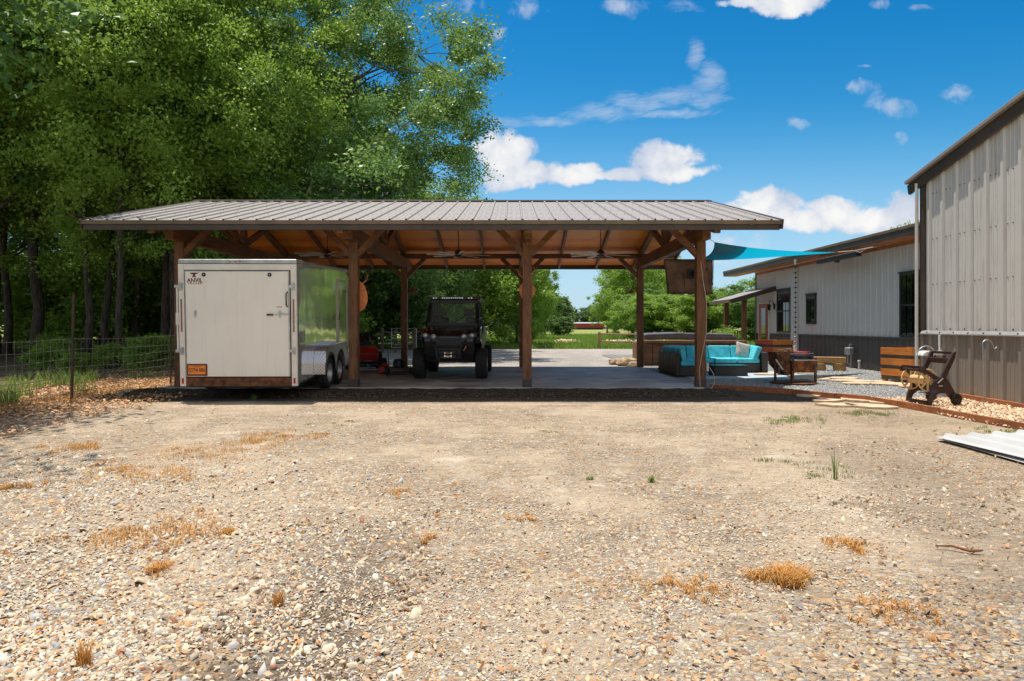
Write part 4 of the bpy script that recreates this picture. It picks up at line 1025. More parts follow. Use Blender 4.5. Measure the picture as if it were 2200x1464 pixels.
# ------------------------------------------------------------------ utility vehicle
def utv():
    t = thing('utility_vehicle', 'black four-seat side-by-side utility vehicle with roof lights parked on the slab', 'utility vehicle', (-1.50, 15.97, .086), R(-.6))
    def P(name, mb, mat, bevel=.0, par=None, smooth=False): return mb.build(name, MT[mat], par or t, bevel=bevel, smooth=smooth)
    # main body
    b = MB(); b.prism([(-.30, .45), (-.46, .62), (-.50, .92), (-.47, 1.06), (-.30, 1.17), (.10, 1.25), (.42, 1.30), (.46, 1.12), (.52, .52), (.30, .42)], -.60, .60, 'X'); P('hood', b, 'blackg', .03)
    for s in (-1, 1):
        b = MB(); b.prism([(-.44, .98), (-.36, 1.13), (.0, 1.22), (.42, 1.28), (.50, 1.0), (.50, .62), (.42, .70), (.36, .84), (.22, .92), (-.20, .92), (-.38, .86)], s * .60, s * .74, 'X'); P('fender', b, 'blackg', .02)
        b = MB(); b.prism([(.52, .48), (.50, 1.12), (1.35, 1.08), (1.42, 1.14), (2.2, 1.14), (2.25, .80), (2.0, .48)], s * .66, s * .72, 'X'); P('door', b, 'black', .015)
    b = MB(); b.bb(-.62, .62, .35, 2.3, .36, .50); P('floor_pan', b, 'black', .01)
    b = MB(); b.bb(-.60, .60, .44, .60, 1.0, 1.30); P('dashboard', b, 'black', .03)
    # grille and bumper
    b = MB()
    for z in (.70, .78, .86, .94): b.bb(-.26, .26, -.535, -.49, z, z + .035)
    P('grille', b, 'black', .005)
    b = MB(); b.bb(-.30, .30, -.50, -.44, .50, 1.0); P('grille_backing', b, 'black')
    b = MB(); b.tube([(-.42, -.52, .95), (-.30, -.62, .80), (-.26, -.64, .56), (-.18, -.62, .44), (.18, -.62, .44), (.26, -.64, .56), (.30, -.62, .80), (.42, -.52, .95)], .026, 8)
    b.tube([(-.30, -.62, .80), (.30, -.62, .80)], .022, 8); b.tube([(-.27, -.63, .62), (.27, -.63, .62)], .022, 8); P('bumper', b, 'black', smooth=True)
    b = MB(); b.bb(-.19, .19, -.60, -.50, .50, .70); w = P('winch', b, 'black', .02)
    b = MB(); b.bb(-.085, -.065, -.64, -.605, .55, .66); b.bb(.065, .085, -.64, -.605, .55, .66); b.bb(-.065, .065, -.625, -.612, .565, .575); b.bb(-.065, .065, -.625, -.612, .635, .645)
    b.tube([(-.02, -.65, .62), (.02, -.66, .60), (.01, -.66, .54), (-.03, -.66, .55)], .008, 6); b.build('fairlead', MT['chrome'], w)
    for s in (-1, 1):
        b = MB(); b.prism([(s * .22, 1.03), (s * .66, 1.13), (s * .68, 1.02), (s * .30, .93)], -.505, -.46, 'Y'); h = P('headlight_housing', b, 'black', .006)
        for q in (.36, .555):
            b = MB(); b.lathe([(.0, -.045), (.03, -.04), (.052, -.02), (.06, .01)], (s * q, -.505, 1.035 + (q - .36) * .13), 'Y', 18); b.build('headlight', MT['lens'], h, smooth=True)
    b = MB(); b.beam((.36, -.56, .70), (.42, -.55, .80), .03, .02); P('marker_reflector', b, 'amber')
    # wheels with suspension
    for yy in (0, 2.42):
        for s in (-1, 1):
            w = bpy.data.objects.new('wheel', None); COL.objects.link(w); w.parent = t; w.location = (s * .755, yy, .373)
            wheel_parts(w, (0, 0, 0), .362, .29, MT['alu'], s, 30, 17)
            b = MB(); b.tube([(s * .30, yy - .12, .48), (s * .66, yy, .40)], .022, 6); b.tube([(s * .30, yy + .12, .48), (s * .66, yy, .40)], .022, 6); b.tube([(s * .36, yy, .95), (s * .60, yy, .45)], [.035, .05], 8); P('suspension_arm', b, 'black')
    # roll cage
    b = MB()
    for s in (-1, 1):
        b.tube([(s * .66, .44, 1.22), (s * .64, .62, 1.60), (s * .60, .78, 1.93), (s * .60, 1.4, 1.96), (s * .60, 2.12, 1.93), (s * .66, 2.2, 1.1)], .030, 8)
        b.tube([(s * .60, 1.40, 1.95), (s * .68, 1.42, 1.05)], .030, 8)
        b.tube([(s * .66, .56, 1.46), (s * .68, 1.41, 1.50)], .018, 6)
    for yy, zz in ((.78, 1.93), (1.40, 1.95), (2.12, 1.93)): b.tube([(-.60, yy, zz), (.60, yy, zz)], .028, 8)
    P('roll_cage', b, 'black', smooth=True)
    b = MB(); b.prism([(.66, 1.955), (.70, 2.0), (1.4, 2.03), (2.15, 2.0), (2.2, 1.955)], -.68, .68, 'X'); P('roof', b, 'black', .02)
    lb = MB(); lb.bb(-.64, .64, .60, .68, 1.955, 2.03); lo = P('light_bar', lb, 'black', .01)
    for x0, x1 in ((-.30, .26), (-.53, -.40), (.36, .50)):
        b = MB(); n_ = max(2, int((x1 - x0) / .055))
        for k in range(n_): q = x0 + (x1 - x0) * (k + .5) / n_; b.bb(q - .02, q + .02, .588, .599, 1.975, 2.012)
        b.build('lamp_row', MT['lens'], lo)
    b = MB(); b.add([(-.60, .50, 1.30), (.60, .50, 1.30), (.57, .79, 1.90), (-.57, .79, 1.90)], [(0, 1, 2, 3)]); o = P('windscreen', b, 'glass')
    b = MB(); b.beam((-.60, .47, 1.32), (-.57, .76, 1.90), .05, .03); b.beam((.60, .47, 1.32), (.57, .76, 1.90), .05, .03); b.bb(-.62, .62, .72, .80, 1.86, 1.95); b.bb(-.62, .62, .44, .52, 1.28, 1.36); P('windscreen_frame', b, 'black', .006)
    for s in (-1, 1):
        b = MB(); b.tube([(s * .62, .60, 1.55), (s * .50, .58, 1.62)], .012, 6); b.tube([(.0, .55, 1.36), (s * .16, .56, 1.45), (s * .36, .57, 1.57)], .012, 6); b.box((s * .40, .60, 1.62), (.26, .05, .19)); P('mirror', b, 'black', .025)
    for yy in (1.15, 1.95):
        for s in (-.38, .38):
            b = MB(); b.bb(s - .25, s + .25, yy - .40, yy + .05, .50, .78); b.beam((s, yy - .02, .78), (s, yy + .12, 1.32), .46, .10); b.box((s, yy + .14, 1.42), (.24, .08, .18)); P('seat', b, 'black', .03)
    b = MB(); b.lathe([(.165, -.012), (.18, 0), (.165, .012), (.15, 0), (.165, -.012)], (0, 0, 0), 'Z', 24); b.box((0, 0, 0), (.30, .03, .015)); b.cyl((0, 0, 0), (0, 0, -.3), .018)
    T = Matrix.Translation((-.35, .80, 1.36)) @ Matrix.Rotation(R(62), 4, 'X'); b.v = [tuple(T @ Vector(v)) for v in b.v]; P('steering_wheel', b, 'black', smooth=True)
    b = MB(); b.bb(-.70, .70, 2.25, 3.15, .78, .84); b.bb(-.70, -.66, 2.25, 3.15, .84, 1.14); b.bb(.66, .70, 2.25, 3.15, .84, 1.14); b.bb(-.66, .66, 2.25, 2.29, .84, 1.14); b.bb(-.66, .66, 3.11, 3.15, .84, 1.14); P('cargo_bed', b, 'black', .01)
    b = MB(); b.bb(.67, .74, 2.32, 2.9, .95, 1.22); P('side_box', b, 'lens', .02)
utv()

# ------------------------------------------------------------------ mowers and small machines beside the trailer
def mower():
    t = thing('push_mower', 'low dark push mower beside the utility vehicle', 'lawn mower', (-2.98, 17.2, .086), R(15))
    b = MB(); b.prism([(-.28, -.30), (.28, -.30), (.33, .0), (.28, .36), (-.28, .36), (-.33, .0)], .06, .20, 'Z'); b.build('deck', MT['brownp'], t, bevel=.03)
    b = MB(); b.lathe([(.0, .42), (.11, .41), (.15, .37), (.16, .22), (.14, .20)], (0, .02, 0)); b.build('engine', MT['black'], t, smooth=True)
    for x in (-.33, .33):
        for y in (-.27, .33):
            w = bpy.data.objects.new('wheel', None); COL.objects.link(w); w.parent = t; w.location = (x, y, .10)
            wheel_parts(w, (0, 0, 0), .10, .05, MT['pipe'], 1 if x > 0 else -1, 18)
    b = MB(); b.tube([(-.24, .32, .2), (-.24, .95, .85), (.24, .95, .85), (.24, .32, .2)], .012, 6); b.build('handle', MT['black'], t, smooth=True)
mower()
def trimmer(x, y, rz, label, name, s=1.0):
    t = thing(name, label, 'garden tool', (x, y, .086), rz)
    b = MB(); b.box((0, 0, .10), (.30, .26, .20)); b.box((.02, .0, .235), (.18, .16, .07)); b.build('engine_housing', MT['red'], t, bevel=.03)
    b = MB(); b.tube([(-.12, 0, .10), (-.60, .02, .10), (-1.15, .05, .055)], .014, 8); b.tube([(-.45, 0, .12), (-.45, .1, .24), (-.38, -.1, .22), (-.45, 0, .12)], .011, 6); b.build('shaft', MT['steel'], t, smooth=True)
    b = MB(); b.lathe([(0, .0), (.07, .0), (.075, .03), (.04, .06), (0, .06)], (-1.18, .05, .0)); b.build('cutting_head', MT['black'], t, smooth=True)
trimmer(-3.45, 17.6, R(8), 'red engined string trimmer lying on the slab beside the trailer', 'string_trimmer')
def tractor():
    t = thing('lawn_tractor', 'dark red lawn tractor mostly hidden behind the brown front post by the trailer', 'lawn tractor', (-4.25, 18.9, .086), R(20))
    b = MB(); b.prism([(-.75, .30), (-.80, .52), (-.70, .66), (-.15, .72), (-.10, .42), (.55, .40), (.60, .58), (.15, .62), (.10, .44), (-.05, .30)], -.26, .26, 'X')
    b.build('bodywork', MT['red'], t, bevel=.03)
    b = MB(); b.box((0, .45, .72), (.46, .40, .12)); b.beam((0, .62, .74), (0, .76, 1.08), .44, .10); b.build('seat', MT['black'], t, bevel=.04)
    b = MB(); b.bb(-.50, .50, -.35, .35, .10, .24); b.build('mowing_deck', MT['black'], t, bevel=.04)
    for x, y, r in ((-.42, -.60, .19), (.42, -.60, .19), (-.45, .50, .26), (.45, .50, .26)):
        w = bpy.data.objects.new('wheel', None); COL.objects.link(w); w.parent = t; w.location = (x, y, r)
        wheel_parts(w, (0, 0, 0), r, .17, MT['whitep'], 1 if x > 0 else -1, 20)
    b = MB(); b.tube([(0, -.12, .70), (0, .08, .92)], .02, 8); b.lathe([(.15, -.01), (.165, 0), (.15, .01), (.135, 0), (.15, -.01)], (0, .08, .93), 'Z', 20); b.build('steering_wheel', MT['black'], t, smooth=True)
tractor()

# ------------------------------------------------------------------ terrace: sofa, table, rug, hot tub
def sofa():
    t = thing('corner_sofa', 'dark wicker corner sofa with turquoise cushions on the terrace', 'sofa', (4.34, 17.2, .02))
    def wick(n, *a): b = MB(); b.bb(*a); return b.build(n, MT['wicker'], t, bevel=.015)
    def cush(n, *a): b = MB(); b.bb(*a); return b.build(n, MT['teal'], t, bevel=.045, seg=3)
    # left wing along Y (x 0..0.75, y 0..2.3); back wing along X (x 0..2.86, y 1.35..2.15)
    wick('base', .10, .72, .0, 1.34, .03, .28); wick('base', .10, 2.74, 1.36, 2.12, .03, .28)
    for k in range(3): wick('back_panel', .0, .10, .02 + k * .72, .70 + k * .72, .03, .62)
    for k in range(4): wick('back_panel', .12 + k * .66, .76 + k * .66, 2.13, 2.22, .03, .62)
    wick('armrest', 2.75, 2.90, 1.22, 2.12, .03, .60)
    for k in range(2): cush('seat_cushion', .12, .74, .0 + k * .67, .66 + k * .67, .285, .42)
    for k in range(4): cush('seat_cushion', .12 + k * .656, .765 + k * .656, 1.36, 1.98, .285, .42)
    for k in range(3):
        b = MB(); b.beam((.20, .02 + k * .68, .56), (.20, .68 + k * .68, .56), .40, .14, (1, 0, .25)); o = b.build('back_cushion', MT['teal'], t, bevel=.04, seg=3)
    for k in range(4):
        b = MB(); b.beam((.14 + k * .655, 2.03, .565), (.78 + k * .655, 2.03, .565), .40, .15, (0, -1, .3)); b.build('back_cushion', MT['teal'], t, bevel=.04, seg=3)
    b = MB(); b.beam((2.66, 1.36, .56), (2.66, 1.98, .58), .40, .15, (-1, 0, .4)); b.build('back_cushion', MT['teal'], t, bevel=.04, seg=3)
sofa()
def pillow(loc, rot):
    t_ = MB(); n = 12; vs = []; fs = []
    for side in (-1, 1):
        for j in range(n + 1):
            for i in range(n + 1):
                u = -1 + 2 * i / n; v = -1 + 2 * j / n
                f = ((1 - u ** 4) * (1 - v ** 4)) ** .5; pin = 1 - .10 * (1 - abs(u)) * abs(v) ** 3 - .0
                vs.append((u * .23 * (1 - .07 * (1 - v * v)), side * .075 * f, v * .23 * (1 - .07 * (1 - u * u))))
    q = (n + 1) ** 2
    for j in range(n):
        for i in range(n):
            a = j * (n + 1) + i; fs += [(a, a + 1, a + n + 2, a + n + 1), (q + a, q + a + n + 1, q + a + n + 2, q + a + 1)]
    t_.add(vs, fs); o = t_.build('throw_pillow', MT['pillow'], None, smooth='all'); o.location = loc; o.rotation_euler = rot
    tag(o, 'pale square throw pillow leaning at the right end of the turquoise sofa', 'pillow')
pillow((6.72, 18.98, .66), (R(-18), R(14), R(10)))
t = thing('coffee_table', 'low dark wicker table with a black glass top in front of the sofa', 'table', (5.85, 17.65, .028))
b = MB(); b.bb(-.44, .44, -.28, .28, .0, .27); b.build('base', MT['wicker'], t, bevel=.01)
b = MB(); b.bb(-.46, .46, -.30, .30, .272, .285); b.build('glass_top', MT['blackg'], t, bevel=.004)
b = MB(); b.bb(4.6, 7.9, 16.62, 19.2, .020, .030); o = b.build('outdoor_rug', MT['rug'], None); tag(o, 'pale blue-grey outdoor rug under the sofa and low table', 'rug')
def tub():
    t = thing('hot_tub', 'timber surrounded hot tub with a folded dark vinyl cover', 'hot tub', (4.35, 22.1, 0))
    b = MB(); b.bb(.16, 3.35, .12, 2.3, .0, .76)
    b.build('shell', MT['tubwood'], t, bevel=.01)
    for k in range(12):
        b = MB(); b.bb(.18 + k * .265, .425 + k * .265, .085, .118, .05, .74); b.build('side_board', MT['tubwood'], t, bevel=.004)
    b = MB(); b.bb(-.05, 3.58, -.10, .34, .765, .865); b.build('shelf', MT['tubwood'], t, bevel=.012)
    b = MB(); b.bb(-.04, .06, .0, .1, 0, .763); b.bb(3.45, 3.55, .0, .1, 0, .763); b.build('shelf_leg', MT['tubwood'], t, bevel=.005)
    b = MB()
    n = 14; P = [(.22, .90), (.20, 1.02), (.26, 1.08), (1.55, 1.13), (1.62, 1.11), (3.20, 1.08), (3.30, 1.03), (3.36, .90)]
    b.prism(P, .36, 2.25, 'Y'); b.build('cover', MT['tubcover'], t, bevel=.04, seg=3)
    b = MB(); b.bb(1.70, 3.40, .345, .36, .87, 1.0); b.bb(.24, .60, .35, 2.26, .868, .93); b.build('cover_skirt', MT['tubcover'], t, bevel=.01)
tub()
for i, (x, y, s, lab) in enumerate(((3.95, 22.2, .34, 'rough tan boulder beside the rear right post'), (4.0, 21.2, .22, 'smaller tan boulder lying in front of the bigger one by the rear post'), (3.65, 22.9, .24, 'tan boulder at the left of the rubble beside the rear post'))):
    b = MB(); b.lathe([(0, -.3), (.7, -.25), (1, .1), (.8, .6), (.4, .8), (0, .85)], (0, 0, 0), 'Z', 11)
    b.v = [(v[0] * s * (1.2 + .35 * mnoise.noise(Vector((v[0] * 2 + i * 5, v[1] * 2, v[2] * 2)))), v[1] * s * (1 + .3 * mnoise.noise(Vector((v[1] * 2 + i, v[2], 3)))), v[2] * s * .85 + .1 * s * mnoise.noise(Vector((v[0] * 3, v[1] * 3, i)))) for v in b.v]
    o = b.build('boulder', MT['rock'], None, loc=(x, y, .05)); tag(o, lab, 'rock', 'boulders by the rear post')

# extension cord and outlet on the right front post
t = thing('extension_cord', 'pale extension cord looping down the right front post to the ground', 'cord', (PX[3], YF - .1, 0))
b = MB(); b.tube([(-.02, -.008, 2.75), (.03, -.02, 2.3), (.10, -.012, 1.9), (.095, -.01, 1.2), (.0, -.012, .75), (-.05, -.012, .45), (-.03, -.01, .1)], .007, 6)
b.tube([(.11, -.01, .52), (.16, -.03, .50), (.24, -.06, .36), (.25, -.08, .20), (.19, -.09, .08), (.05, -.08, .03), (-.02, -.05, .035)], .008, 6); b.build('cable', MT['rope'], t, smooth=True)
b = MB(); b.bb(.10, .135, -.06, .02, .42, .60); b.build('outlet_box', MT['whitep'], t, bevel=.006)

# ------------------------------------------------------------------ fire pit
def firepit():
    t = thing('fire_pit', 'rusty steel barbecue fire pit with folding lid on four legs on the gravel', 'fire pit', (6.56, 15.2, .02), R(6))
    for x, y in ((-.44, .0), (-.10, -.16), (.50, -.08), (.16, .36)):
        b = MB(); b.bb(x - .022, x + .022, y - .022, y + .022, .03, .62); b.build('leg', MT['rust'], t)
    b = MB(); b.lathe([(0, .0), (.50, .0), (.51, .02), (0, .025)], (.02, .05, .02), 'Z', 30); b.build('base_disc', MT['rust'], t)
    b = MB(); b.bb(-.08, .52, -.12, .36, .27, .275); b.bb(-.08, .52, -.125, -.115, .275, .54); b.bb(-.08, .52, .355, .365, .275, .54); b.bb(.51, .52, -.115, .355, .275, .54); b.bb(-.09, -.08, -.115, .355, .275, .54)
    b.build('fire_box', MT['rusthot'], t, bevel=.004)
    b = MB(); b.bb(-.12, .55, -.15, .40, .545, .56); b.build('top_plate', MT['steel'], t, bevel=.003)
    b = MB(); b.prism([(-.46, .74), (-.12, .74), (-.12, .22), (-.22, .20), (-.44, .45)], -.10, .30, 'Y'); b.build('side_hopper', MT['rust'], t, bevel=.006)
    b = MB(); b.bb(.12, .52, .02, .38, .562, .66); b.build('ash_tray', MT['blackg'], t, bevel=.01)
    b = MB(); b.tube([(-.42, -.08, .75), (-.42, -.08, .80), (-.26, -.08, .80), (-.26, -.08, .75)], .009, 6); b.tube([(-.22, -.08, .75), (-.22, -.08, .82), (-.10, -.08, .82), (-.10, -.08, .75)], .009, 6); b.bb(-.46, .50, .0, .02, .70, .715); b.build('lid_handle', MT['steel'], t)
    b = MB(); b.beam((-.49, -.12, .58), (-.33, -.14, .34), .012, .03); b.build('pry_bar', MT['steel'], t)
    for x in (-.43, .47):
        b = MB()
        for k in range(6):
            b.lathe([(.014, -.003), (.018, 0), (.014, .003), (.011, 0), (.014, -.003)], (x + .01 * (k % 2), -.15, .40 - k * .026), 'Y' if k % 2 else 'X', 8)
        b.build('chain', MT['steel'], t)
firepit()

# red basin with rain chain
t = thing('red_basin', 'round red basin catching the rain chain by the house wall', 'basin', (10.25, 23.5, .02))
b = MB(); b.lathe([(.0, .02), (.34, .0), (.44, .36), (.47, .40), (.45, .41), (.41, .36), (.32, .06), (.0, .06)], (0, 0, 0), 'Z', 30); b.build('bowl', MT['red'], t, smooth=True)
t = thing('rain_chain', 'dark cup rain chain hanging from the eave of the grey house', 'rain chain', (10.22, 23.5, .45))
b = MB(); b.cyl((0, 0, 3.30), (0, 0, 3.12), .05, .035, 12); b.build('spout', MT['whitep'], t)
for k in range(17):
    z = 3.02 - k * .178
    b = MB(); b.lathe([(.018, -.055), (.024, -.05), (.055, .0), (.050, .004), (.02, -.045)], (0, 0, z), 'Z', 12); b.cyl((0, 0, z - .05), (0, 0, z - .19), .006, n=6)
    if k > 13: b.mats = []; c_ = 'steel'
    else: c_ = 'bronze'
    b.build('cup', MT[c_], t, smooth=True)

# planters
def planter(loc, rz, label, alt=False):
    t = thing('planter_box', label, 'planter', loc, rz, 'orange and charcoal slatted planter boxes')
    S = .86; zz = .08
    for k in range(6):
        h = .165 if k % 2 == 1 else .082
        if k == 0: h = .10
        m0 = 'plank_o' if k % 2 == 1 else 'plank_d'
        m1 = ('plank_r' if alt else 'plank_o') if k % 2 == 1 else 'plank_d'
        o = .0 if k % 2 else .012
        b = MB(); b.bb(-S + o, -o, -.018 + o, .0 + o, zz, zz + h - .004)
        b.build('board', MT[m1], t, bevel=.003)
        b = MB(); b.bb(-.018 - o, .0 - o, .002 + o, S - o, zz, zz + h - .004); b.build('board', MT[m0], t, bevel=.003)
        b = MB(); b.bb(-S + o, -S + .018 + o, .002 + o, S - o, zz, zz + h - .004); b.build('board', MT[m0], t, bevel=.003)
        b = MB(); b.bb(-S + o + .02, -.02 - o, S - .018 - o, S - o, zz, zz + h - .004); b.build('board', MT[m1], t, bevel=.003)
        zz += h
    for x, y in ((-.07, .05), (-S + .07, .05), (-.07, S - .07), (-S + .07, S - .07)):
        b = MB(); b.bb(x - .045, x + .045, y - .045, y + .045, .0, zz - .03); b.build('corner_post', MT['plank_o'], t)
    b = MB(); b.bb(-S + .04, -.04, .04, S - .04, zz - .12, zz - .10); b.build('soil', MT['trimd'], t)
# local corner (0,0) is the corner nearest the camera ; -x face and +y face
planter((9.65, 15.93, .02), R(-70 + 180 + 0), 'orange and charcoal slatted planter box at the corner of the tall barn')
planter((9.66, 23.9, .02), R(110), 'orange and red slatted planter box beside the red door', True)

# log bench by the house
t = thing('log_bench', 'short bench of squared timber on two yellow log stumps against the house skirt', 'bench', (9.55, 19.6, .02), R(-18))
b = MB(); b.bb(-.52, .44, -.11, .11, .235, .41); b.build('seat', MT['log'], t, bevel=.012)
for x in (-.28, .26):
    b = MB(); b.lathe([(0, 0), (.17, 0), (.18, .05), (.175, .22), (0, .232)], (x, -.02, 0), 'Z', 16); b.v = [(v[0] + .02 * math.sin(v[2] * 20), v[1] * 1.05, v[2]) for v in b.v]; b.build('stump', MT['log'], t, smooth=True)
t = thing('gas_meter', 'small dark gas meter with pipe against the house skirt', 'gas meter', (10.74, 20.7, .02))
b = MB(); b.bb(-.12, .06, -.15, .15, .42, .66); b.build('meter_body', MT['pipe'], t, bevel=.04)
b = MB(); b.tube([(-.02, -.1, .44), (-.02, -.1, 0)], .022, 8); b.tube([(-.02, .1, .44), (-.02, .1, .12), (.1, .1, .12)], .022, 8); b.tube([(-.02, .0, .66), (-.02, 0, .75), (.1, 0, .75)], .02, 8); b.build('pipe', MT['pipe'], t, smooth=True)
t = thing('vent_pipe', 'short white capped vent pipe standing in front of the house skirt', 'pipe', (10.6, 19.9, .02))
b = MB(); b.cyl((0, 0, 0), (0, 0, .25), .03, n=12); b.lathe([(.0, .30), (.04, .29), (.045, .25), (.0, .25)], (0, 0, 0), n=14); b.build('stem', MT['whitep'], t, smooth=True)

# flagstones
def flag(x, y, a, r, lab, grp, z=.026):
    n = 7; pts = []
    for k in range(n):
        t_ = 2 * math.pi * k / n + random.uniform(-.25, .25); q = r * random.uniform(.75, 1.1)
        pts.append((q * 1.35 * math.cos(t_), q * .85 * math.sin(t_)))
    b = MB(); b.prism(pts, 0, .035, 'Z'); o = b.build('flagstone', MT['flag'], None, bevel=.006, loc=(x, y, z)); o.rotation_euler = (0, 0, a)
    tag(o, lab, 'paving stone', grp)
random.seed(11)
def gp(px, py): y = 1960.0 / (py - 698); return (px - 1100) / 1400.0 * y, y
FL = ['beside the rug', 'behind the fire pit, right side', 'directly behind the fire pit', 'right of the fire pit, middle of the path', 'right of the middle one', 'near the front of the path, centre', 'front right, toward the planter', 'just right of the fire pit base', 'farthest back beside the rug corner', 'small one below the planter', 'under the planter corner by the barn', 'nearest the edging']
for i, (x, y, a, r) in enumerate(((7.75, 17.2, .2, .42), (8.35, 16.5, -.2, .40), (7.6, 16.3, .4, .36), (8.2, 15.75, 0, .42), (8.95, 15.5, .2, .38), (8.7, 14.9, -.1, .44), (9.5, 14.75, .3, .40), (8.0, 15.1, .5, .33), (7.1, 17.9, .1, .36), (9.3, 15.35, 0, .3), (9.9, 14.3, .2, .4), (9.0, 14.35, .1, .36))):
    flag(x, y, a, r, 'sandstone path flag in grey gravel, ' + FL[i], 'flagstones in the terrace gravel')
for i, (x, y, a, r, lab) in enumerate(((*gp(1872, 876), -.55, .30, 'tan flagstone farthest right outside the terrace edging'), (*gp(1850, 862), -.5, .30, 'long tan flagstone lying against the terrace edging'), (*gp(1800, 873), -.2, .26, 'tan flagstone nearest the yard, front one of the group outside the edging'),
                                   (*gp(1905, 868), -.3, .25, 'small tan flagstone in the middle of the group outside the edging'), (*gp(1735, 853), -.3, .20, 'leftmost thin tan flagstone outside the edging, nearest the pavilion shadow'), (*gp(1775, 863), .1, .25, 'tan flagstone left of the front one outside the edging'))):
    flag(x, y, a, r, lab, 'flagstones outside the edging', .004)

# timber edging, each board a thing
labs = ['dark edging board in the shade at the foot of the right front post', 'edging board next to the shaded one, curving along the terrace', 'rusty edging board behind the loose flagstones', 'short rusty edging board at the bend by the flagstones',
        'edging board just in front of the hose reel', 'edging board passing under the hose reel feet', 'long rust-brown edging board right of the hose reel', 'last rusty edging board running out of the frame toward the sheets']
for i in range(len(EDGE) - 1):
    a, c = EDGE[i], EDGE[i + 1]; d = Vector((c[0] - a[0], c[1] - a[1], 0)); L = d.length; d.normalize()
    b = MB(); z0 = .045 + .006 * (i % 2); b.beam(Vector((a[0], a[1], z0)) + d * .006, Vector((c[0], c[1], z0)) - d * .006, .045, .12); o = b.build('edging_board', MT['edge'], None, bevel=.006)
    tag(o, labs[i], 'edging', 'timber edging of the terrace')

# ------------------------------------------------------------------ houses
def wall_sheet(b, x, y0, y1, z0f, z1f, pitch=.38, h=.028, rw=.045, tw=.022, off=.1):
    """vertical ribbed sheet facing -X; z0f, z1f functions of y"""
    P = [(y0, 0)]; yy = y0 + off
    while yy < y1 - rw:
        P += [(yy - rw, 0), (yy - tw, h), (yy + tw, h), (yy + rw, 0)]
        if yy + pitch < y1 - rw:
            for q in (.38, .62): P += [(yy + pitch * q - .016, 0), (yy + pitch * q, .007), (yy + pitch * q + .016, 0)]
        yy += pitch
    P.append((y1, 0)); n = len(P)
    b.add([(x - q, p, z0f(p)) for p, q in P] + [(x - q, p, z1f(p)) for p, q in P], [(i, n + i, n + i + 1, i + 1) for i in range(n - 1)])
def window(parent, x, y0, y1, z0, z1, mid=True, blind=0.0):
    b = MB(); f = .055
    b.bb(x - .06, x + .01, y0, y0 + f, z0, z1); b.bb(x - .06, x + .01, y1 - f, y1, z0, z1); b.bb(x - .06, x + .01, y0 + f, y1 - f, z0, z0 + f); b.bb(x - .06, x + .01, y0 + f, y1 - f, z1 - f, z1)
    if mid: zm = (z0 + z1) / 2; b.bb(x - .05, x + .01, y0 + f, y1 - f, zm - .025, zm + .025)
    b.bb(x - .085, x + .01, y0 - .03, y1 + .03, z1 + .002, z1 + .05)
    w = b.build('window', MT['bronze'], parent, bevel=.005)
    b = MB(); b.bb(x - .028, x + .0, y0 + f, y1 - f, z0 + f, z1 - f); b.build('pane', MT['win'], w)
    if blind:
        b = MB(); b.bb(x - .036, x - .030, y0 + f + .01, y1 - f - .01, z1 - f - blind, z1 - f); b.build('blind', MT['blind'], w)
HX = 10.9
hs = thing('grey_house', 'long low house of grey ribbed metal with dark skirt and red door', 'house', (0, 0, 0))
b = MB(); wall_sheet(b, HX, 13.6, 29.07, lambda y: 1.03, lambda y: 3.72, .305); b.build('wall_cladding', MT['house'], hs, recalc=False)
b = MB(); wall_sheet(b, HX + .02, 13.6, 29.07, lambda y: .06, lambda y: 1.0, .305); b.build('skirt_cladding', MT['housed'], hs, recalc=False)
b = MB(); b.bb(HX + .05, 18, 13.6, 29.06, 0, 3.7); b.build('wall_core', MT['housed'], hs)
b = MB(); b.bb(HX - .05, HX + .03, 13.6, 27.2, 1.0, 1.045); b.build('waist_trim', MT['housed'], hs, bevel=.008)
b = MB(); b.bb(HX - .03, HX + .04, 13.6, 29.07, 0, .06); b.build('base_trim', MT['trimd'], hs)
b = MB(); b.bb(HX - .05, HX + .2, 29.0, 29.1, 0, 3.72); b.build('corner_trim', MT['trimd'], hs, bevel=.01)
b = MB(); b.bb(HX - .09, HX, 24.75, 25.30, .0, 3.6); b.build('wall_pilaster', MT['house'], hs, bevel=.02)
window(hs, HX, 25.42, 26.72, 1.09, 2.80, True, .12); window(hs, HX, 23.32, 24.05, 1.42, 2.49, False, .1); window(hs, HX, 16.95, 18.25, 1.06, 2.82, True)
b = MB(); b.bb(HX - .05, HX, 27.55, 28.70, .25, 2.36); dr = b.build('door_frame', MT['whitet'], hs, bevel=.01)
b = MB(); b.bb(HX - .07, HX - .052, 27.64, 28.61, .30, 2.30); dd = b.build('door', MT['reddoor'], hs, bevel=.006)
b = MB(); b.bb(HX - .085, HX - .072, 27.80, 28.28, .52, 2.12); b.build('door_glass', MT['win'], dd, bevel=.01)
b = MB(); b.bb(HX - .5, HX - .03, 27.0, 29.3, .0, .22); b.build('door_step', MT['conc'], hs)
